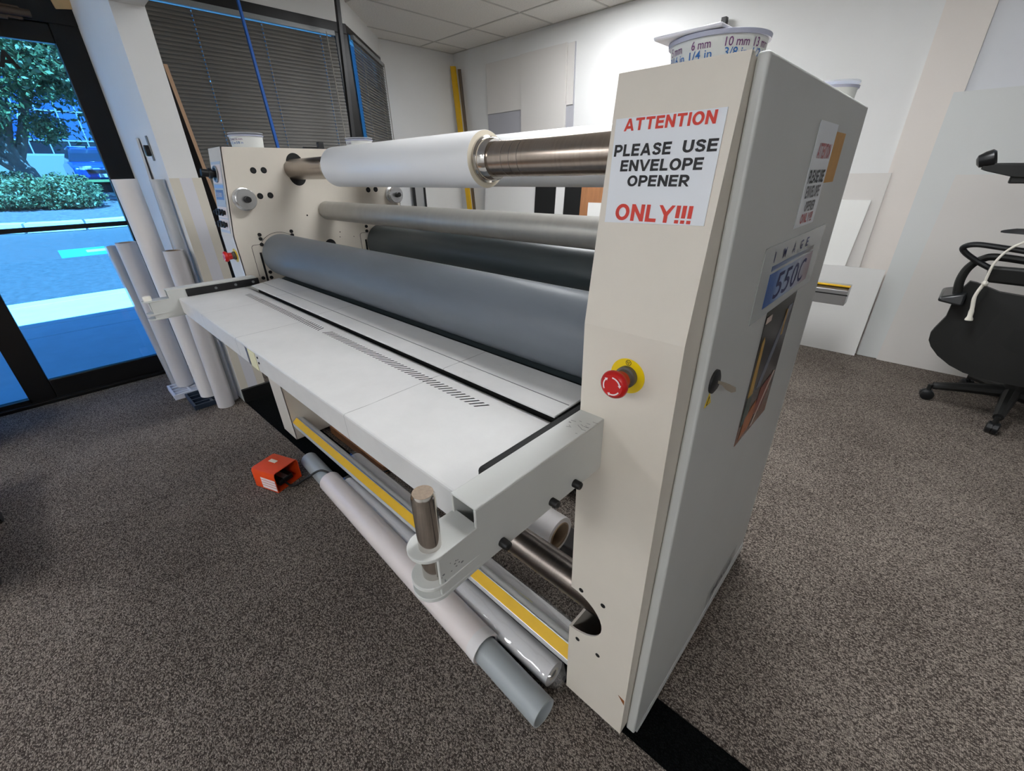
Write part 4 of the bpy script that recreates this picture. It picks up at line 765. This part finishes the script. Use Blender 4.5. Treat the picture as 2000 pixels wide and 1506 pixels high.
O('core', lean(-3.2, -2.903, .30, .179, .018, .002, 1.765), 'wood_dark', pk_); O('edge_band', lean(-2.9028, -2.90, .30, .179, .018, .002, 1.765), 'wood_edge', pk_)
tag(O('straightedge', lean(-2.92, -2.88, .17, .125, .012, .002, 1.5), 'dark_steel'), 'dark metal straightedge standing beside the wooden plank', 'straightedge')
tag(O('blue_pole', MB().hexa([(-3.12, .80, .002), (-3.10, .80, .002), (-3.10, .825, .002), (-3.12, .825, .002)], [(-3.12, .70, 2.30), (-3.10, .70, 2.30), (-3.10, .714, 2.30), (-3.12, .714, 2.30)]), 'blue_pole', None, .002), 'bright blue plastic pole standing before the wide window', 'pole')
tag(O('black_pole', MB().hexa([(-3.12, 1.22, .002), (-3.09, 1.22, .002), (-3.09, 1.25, .002), (-3.12, 1.25, .002)], [(-3.12, 1.35, 2.36), (-3.09, 1.35, 2.36), (-3.09, 1.378, 2.36), (-3.12, 1.378, 2.36)]), 'black_plastic', None, .002), 'black metal rail standing before the window corner post', 'pole')

# ---- boards and rails against the back wall
def board(label, x0, x1, z0_, z1_, y, m, lean_=0., t=.006, sx=0.):
    return tag(O('foam_board', MB().hexa([(x0+sx, y-lean_-t, z0_), (x1+sx, y-lean_-t, z0_), (x1+sx, y-lean_, z0_), (x0+sx, y-lean_, z0_)], [(x0, y-t, z1_), (x1, y-t, z1_), (x1, y, z1_), (x0, y, z1_)]), m), label, 'board', 'sheets along the back wall')
board('large grey backing sheet hung high on the back wall', -3.56, -2.42, 1.05, 2.229, 3.199, 'board_grey')
board('cream sheet on the left of the grey backing sheet', -3.553, -3.062, 1.785, 2.226, 3.190, 'board_cream'); board('long cream sheet in the middle of the grey backing sheet', -3.06, -2.505, 1.05, 2.231, 3.190, 'board_cream', 0, .018); board('narrow cream strip on the right of the grey backing sheet', -2.50, -2.43, 1.767, 2.226, 3.190, 'board_cream')
board('white sheet leaning low left of the yellow level', -4.02, -3.86, .002, 1.25, 3.196, 'board_white', .01); board('wide white sheet leaning low on the back wall', -3.58, -2.80, .002, 1.2, 3.15, 'board_white', .14)
board('black sheet leaning low, left of the pair', -2.80, -2.535, .002, 1.2, 3.12, 'black_matte', .1); board('white sheet between the two black sheets', -2.53, -2.425, .002, 1.2, 3.12, 'board_white', .1); board('black sheet leaning low, right of the pair', -2.42, -2.225, .002, 1.2, 3.12, 'black_matte', .1)
board('wood grain sheet leaning beside the black sheets', -2.22, -1.90, .002, 1.2, 3.12, 'wood_panel', .1, .012); board('small white sheet in front of the wood grain sheet', -2.08, -1.85, .002, .955, 3.02, 'board_bright', .06)
board('cream sheet leaning, top edge just above the chair loop height', -.6, .036, .002, 1.168, 3.184, 'board_cream', .02); board('bright white narrow sheet leaning before the cream sheet', -.5, -.018, .002, 1.013, 3.170, 'board_bright', .03, .006, -.06)
board('low white sheet standing on the carpet at the corner of the cream sheet', -.45, .178, .002, .60, 3.140, 'board_white', .012); board('tall pale green white sheet behind the chair', .187, 1.6, .002, 1.566, 3.183, 'board_pale', .012); board('wide off-white sheet in front of the pale green one', .33, 1.9, .002, 1.155, 3.168, 'board_cream', .02, .006, -.03)
lv = thing('spirit_level', 'long yellow level leaning in the back corner', 'level', (-3.8, 3.1, 0)); 
O('body', MB().hexa([(-3.76, 3.06, .002), (-3.70, 3.06, .002), (-3.70, 3.085, .002), (-3.76, 3.085, .002)], [(-4.055, 3.12, 2.272), (-3.985, 3.12, 2.262), (-3.985, 3.145, 2.262), (-4.055, 3.145, 2.272)]), 'yellow', lv, .002)
tag(O('steel_rule', MB().hexa([(-3.70, 3.09, .002), (-3.66, 3.09, .002), (-3.66, 3.10, .002), (-3.70, 3.10, .002)], [(-3.965, 3.15, 2.235), (-3.92, 3.15, 2.23), (-3.92, 3.16, 2.23), (-3.965, 3.16, 2.235)]), 'dark_steel'), 'dark steel rule beside the yellow level', 'ruler')
ar = thing('aluminium_rail', 'aluminium track with a black edge standing against the back wall', 'rail', (-1.15, 3.15, 0)); O('track', bx(-1.262, -1.16, 3.14, 3.17, .002, 2.12), 'aluminium', ar, .002); O('black_edge', bx(-1.159, -1.125, 3.135, 3.175, .002, 2.14), 'black_plastic', ar, .002); O('side_rib', bx(-1.29, -1.264, 3.15, 3.168, .002, 2.08), 'aluminium', ar, .002)
mr_ = thing('metal_rail', 'grey metal rail with dark edges behind the far cabinet', 'rail', (-4.0, 2.6, 0)); 
O('web', bx(-4.035, -4.02, 2.46, 2.58, .002, 1.5), 'aluminium', mr_); O('dark_edge', bx(-4.04, -4.01, 2.44, 2.46, .002, 1.5), 'black_plastic', mr_); O('dark_edge', bx(-4.04, -4.01, 2.58, 2.60, .002, 1.5), 'black_plastic', mr_)
cb = thing('cutter_bar', 'long aluminium cutter bar with a yellow strip behind the laminator', 'cutter', (-.6, 2.7, 0)); 
O('extrusion', MB().prism([(-1.2, 2.66, .445), (-1.2, 2.66, .535), (-1.2, 2.70, .558), (-1.2, 2.76, .558), (-1.2, 2.76, .445)], (1.265, 0, 0)), 'aluminium', cb, .002); O('yellow_strip', bx(-1.2, .067, 2.668, 2.70, .5555, .5605), 'yellow', cb); O('groove', bx(-1.2, .068, 2.6585, 2.6605, .505, .512), 'black_matte', cb)
for x in (-1.1, -.35): O('leg', bx(x-.02, x+.02, 2.68, 2.74, .002, .446), 'aluminium', cb, .003); O('foot', bx(x-.025, x+.025, 2.55, 2.90, .001, .02), 'aluminium', cb, .003)

# ---- office chair
ch = thing('office_chair', 'black office chair with a loop arm beside the leaning sheets', 'chair', (.885, 2.675, 0)); CX, CY = .885, 2.675
for k in range(5):
    a = math.radians(189+72*k); c_, s_ = math.cos(a), math.sin(a); R_ = .31; ex, ey = CX+R_*c_, CY+R_*s_
    lg = O('leg', MB().path([(CX+.03*c_, CY+.03*s_, .125), (CX+.17*c_, CY+.17*s_, .108), (ex-.01*c_, ey-.01*s_, .085)], [.034, .028, .020], 10), 'chair_black', ch)
    O('caster', MB().lathe((ex-s_*.024, ey+c_*.024, .030), (ex+s_*.024, ey-c_*.024, .030), [(0, .022), (.1, .030), (.44, .030), (.46, .02), (.54, .02), (.56, .030), (.9, .030), (1, .022)], 20), 'chair_shiny', lg); O('caster_stem', MB().cyl((ex, ey, .03), (ex, ey, .09), .011, n=10), 'chair_black', lg)
O('column', MB().lathe((CX, CY, .10), (CX, CY, .42), [(0, .045), (.35, .042), (.36, .026), (1, .026)], 20), 'chair_black', ch)
O('seat', MB().hexa([(.60, 2.50, .40), (1.15, 2.50, .40), (1.17, 3.0, .42), (.62, 3.0, .42)], [(.58, 2.48, .47), (1.17, 2.48, .47), (1.19, 3.02, .49), (.60, 3.02, .49)]), 'chair_black', ch, .03, seg=3)
AX = .82
half = [(.483, .40), (.487, .363), (.505, .333), (.544, .297), (.60, .266), (.659, .248), (.74, .242), (AX, .242)]
upl = [(.512, .50), (.512, .58), (.520, .64), (.54, .69), (.565, .688), (.65, .662), (AX, .652)]
left = half[::-1]+[(.49, .43)]+upl; pts = left+[(2*AX-x, z_) for x, z_ in left[::-1][1:-1]]
yy = lambda x, z_: 2.43+.10*abs((x-AX)/.33)**2+.0*(z_-.25)
m = MB(); nF = len(pts); fr0 = [(x, yy(x, z_), z_) for x, z_ in pts]; bk = [(x, yy(x, z_)+.035, z_) for x, z_ in pts]
cen = Vector((AX, 2.43, .45)); prev_f, prev_b = fr0, bk
for f_ in (.75, .5, .25):
    g = lambda q, d_: (AX+(q[0]-AX)*f_, 2.43+.10*abs((q[0]-AX)*f_/.33)**2+d_, .45+(q[2]-.45)*f_)
    nf, nb = [g(q, 0) for q in fr0], [g(q, .035) for q in fr0]; m.rings([prev_f, nf], False); m.rings([prev_b, nb], False); prev_f, prev_b = nf, nb
m.add(prev_f, [tuple(range(nF))]); m.add(prev_b, [tuple(range(nF))]); m.rings([fr0, bk], False)
O('backrest_shell', m, 'chair_black', ch, angle=60)
arch = [(.515, 2.50, .62), (.503, 2.50, .69), (.512, 2.50, .755), (.545, 2.49, .80), (.60, 2.48, .815), (AX, 2.46, .80), (2*AX-.60, 2.48, .815), (2*AX-.545, 2.49, .80), (2*AX-.512, 2.50, .755), (2*AX-.503, 2.50, .69), (2*AX-.515, 2.50, .62)]
O('back_frame', MB().path(spline(arch, 6), .020, 10, .8), 'chair_black', ch)
O('lumbar_bar', MB().hexa([(.585, 2.46, .70), (1.06, 2.46, .69), (1.06, 2.50, .69), (.585, 2.50, .70)], [(.575, 2.45, .775), (1.07, 2.45, .775), (1.07, 2.50, .775), (.575, 2.50, .775)]), 'chair_black', ch, .012)
O('arm_loop', MB().path(spline([(.74, 2.46, .842), (.58, 2.45, .862), (.50, 2.45, .868), (.463, 2.46, .852), (.475, 2.47, .828), (.53, 2.48, .79), (.60, 2.48, .755)], 6), .0125, 10), 'chair_shiny', ch)
O('arm_rest', MB().hexa([(.45, 2.44, .590), (.548, 2.44, .575), (.56, 2.70, .575), (.46, 2.70, .590)], [(.455, 2.45, .612), (.545, 2.45, .640), (.555, 2.70, .640), (.462, 2.70, .612)]), 'chair_shiny', ch, .01, seg=3)
O('arm_post', MB().path([(.53, 2.60, .60), (.60, 2.64, .47)], .018, 8), 'chair_black', ch)
O('head_post', MB().path([(.84, 2.49, .66), (.84, 2.49, 1.16)], .022, 10), 'chair_black', ch)
O('head_bar', MB().hexa([(.402, 2.43, 1.182), (.52, 2.43, 1.150), (.87, 2.47, 1.130), (.87, 2.49, 1.130)], [(.412, 2.43, 1.214), (.52, 2.43, 1.206), (.87, 2.47, 1.20), (.87, 2.49, 1.20)]).box(.512, .87, 2.44, 2.48, 1.128, 1.19), 'chair_black', ch, .006)
O('head_pad', MB().lathe((.384, 2.45, 1.215), (.444, 2.45, 1.235), [(0, .012), (.12, .026), (.5, .034), (.85, .036), (1, .026)], 20), 'chair_shiny', ch)
O('tilt_lever', MB().hexa([(.556, 2.44, .925), (.72, 2.44, .918), (.85, 2.48, .92), (.85, 2.50, .92)], [(.556, 2.44, .938), (.60, 2.44, .948), (.85, 2.48, .95), (.85, 2.50, .95)]), 'chair_shiny', ch, .004)
rp = thing('cotton_rope', 'white cotton rope knotted on the chair', 'rope', (.60, 2.42, .52))
O('strand', MB().path(spline([(.70, 2.44, .925), (.62, 2.425, .872), (.585, 2.42, .80), (.582, 2.42, .715)], 8), .0055, 8), 'rope', rp); O('knot', MB().lathe((.575, 2.42, .70), (.595, 2.415, .705), [(0, .006), (.3, .013), (.7, .013), (1, .006)], 14), 'rope', rp)
O('tassel', MB().path(spline([(.582, 2.42, .70), (.572, 2.415, .64), (.582, 2.412, .58), (.588, 2.41, .525)], 5), [.007]*6+[.008]*5+[.010]*3+[.015]*2, 10), 'rope', rp)
# ---- things cut by the picture edges
wd = thing('wooden_dolly', 'wooden dolly with black casters at the left edge of the carpet', 'dolly', (-1.95, -1.3, 0)); 
for k in range(3): O('board', bx(-2.3, -1.5, -1.5+.15*k, -1.37+.15*k, .075, .10), 'plywood', wd, .003)
O('board', bx(-2.3, -1.5, -1.1, -1.072, .06, .13), 'plywood', wd, .003)
for x in (-2.03, -1.6): O('caster', MB().cyl((x, -1.115, .030), (x, -1.06, .030), .03), 'black_plastic', wd)
tag(O('blue_bin', MB().lathe((-2.95, -1.255, .001), (-2.95, -1.255, .22), [(0, .16), (0, .17), (1, .2), (1, .19), (.03, .16)], 36, False), 'blue_bin'), 'blue plastic bin by the glass door', 'bin')
wb = thing('storage_box', 'white plastic box at the right edge of the carpet', 'box', (1.1, 1.39, 0)); O('body', bx(.905, 1.3, 1.28, 1.49, .001, .16), 'tray_white', wb, .02, seg=3); O('lid', bx(.898, 1.31, 1.272, 1.498, .16, .18), 'tray_white', wb, .008)
bc = thing('equipment_case', 'black case at the lower right edge of the carpet', 'case', (1.1, .98, 0)); O('body', bx(.885, 1.3, .86, 1.08, .001, .10), 'black_plastic', bc, .02, seg=3); O('handle', MB().path(spline([(1.0, .97, .10), (1.02, .97, .13), (1.15, .97, .13), (1.17, .97, .10)]), .008, 8), 'black_plastic', bc)
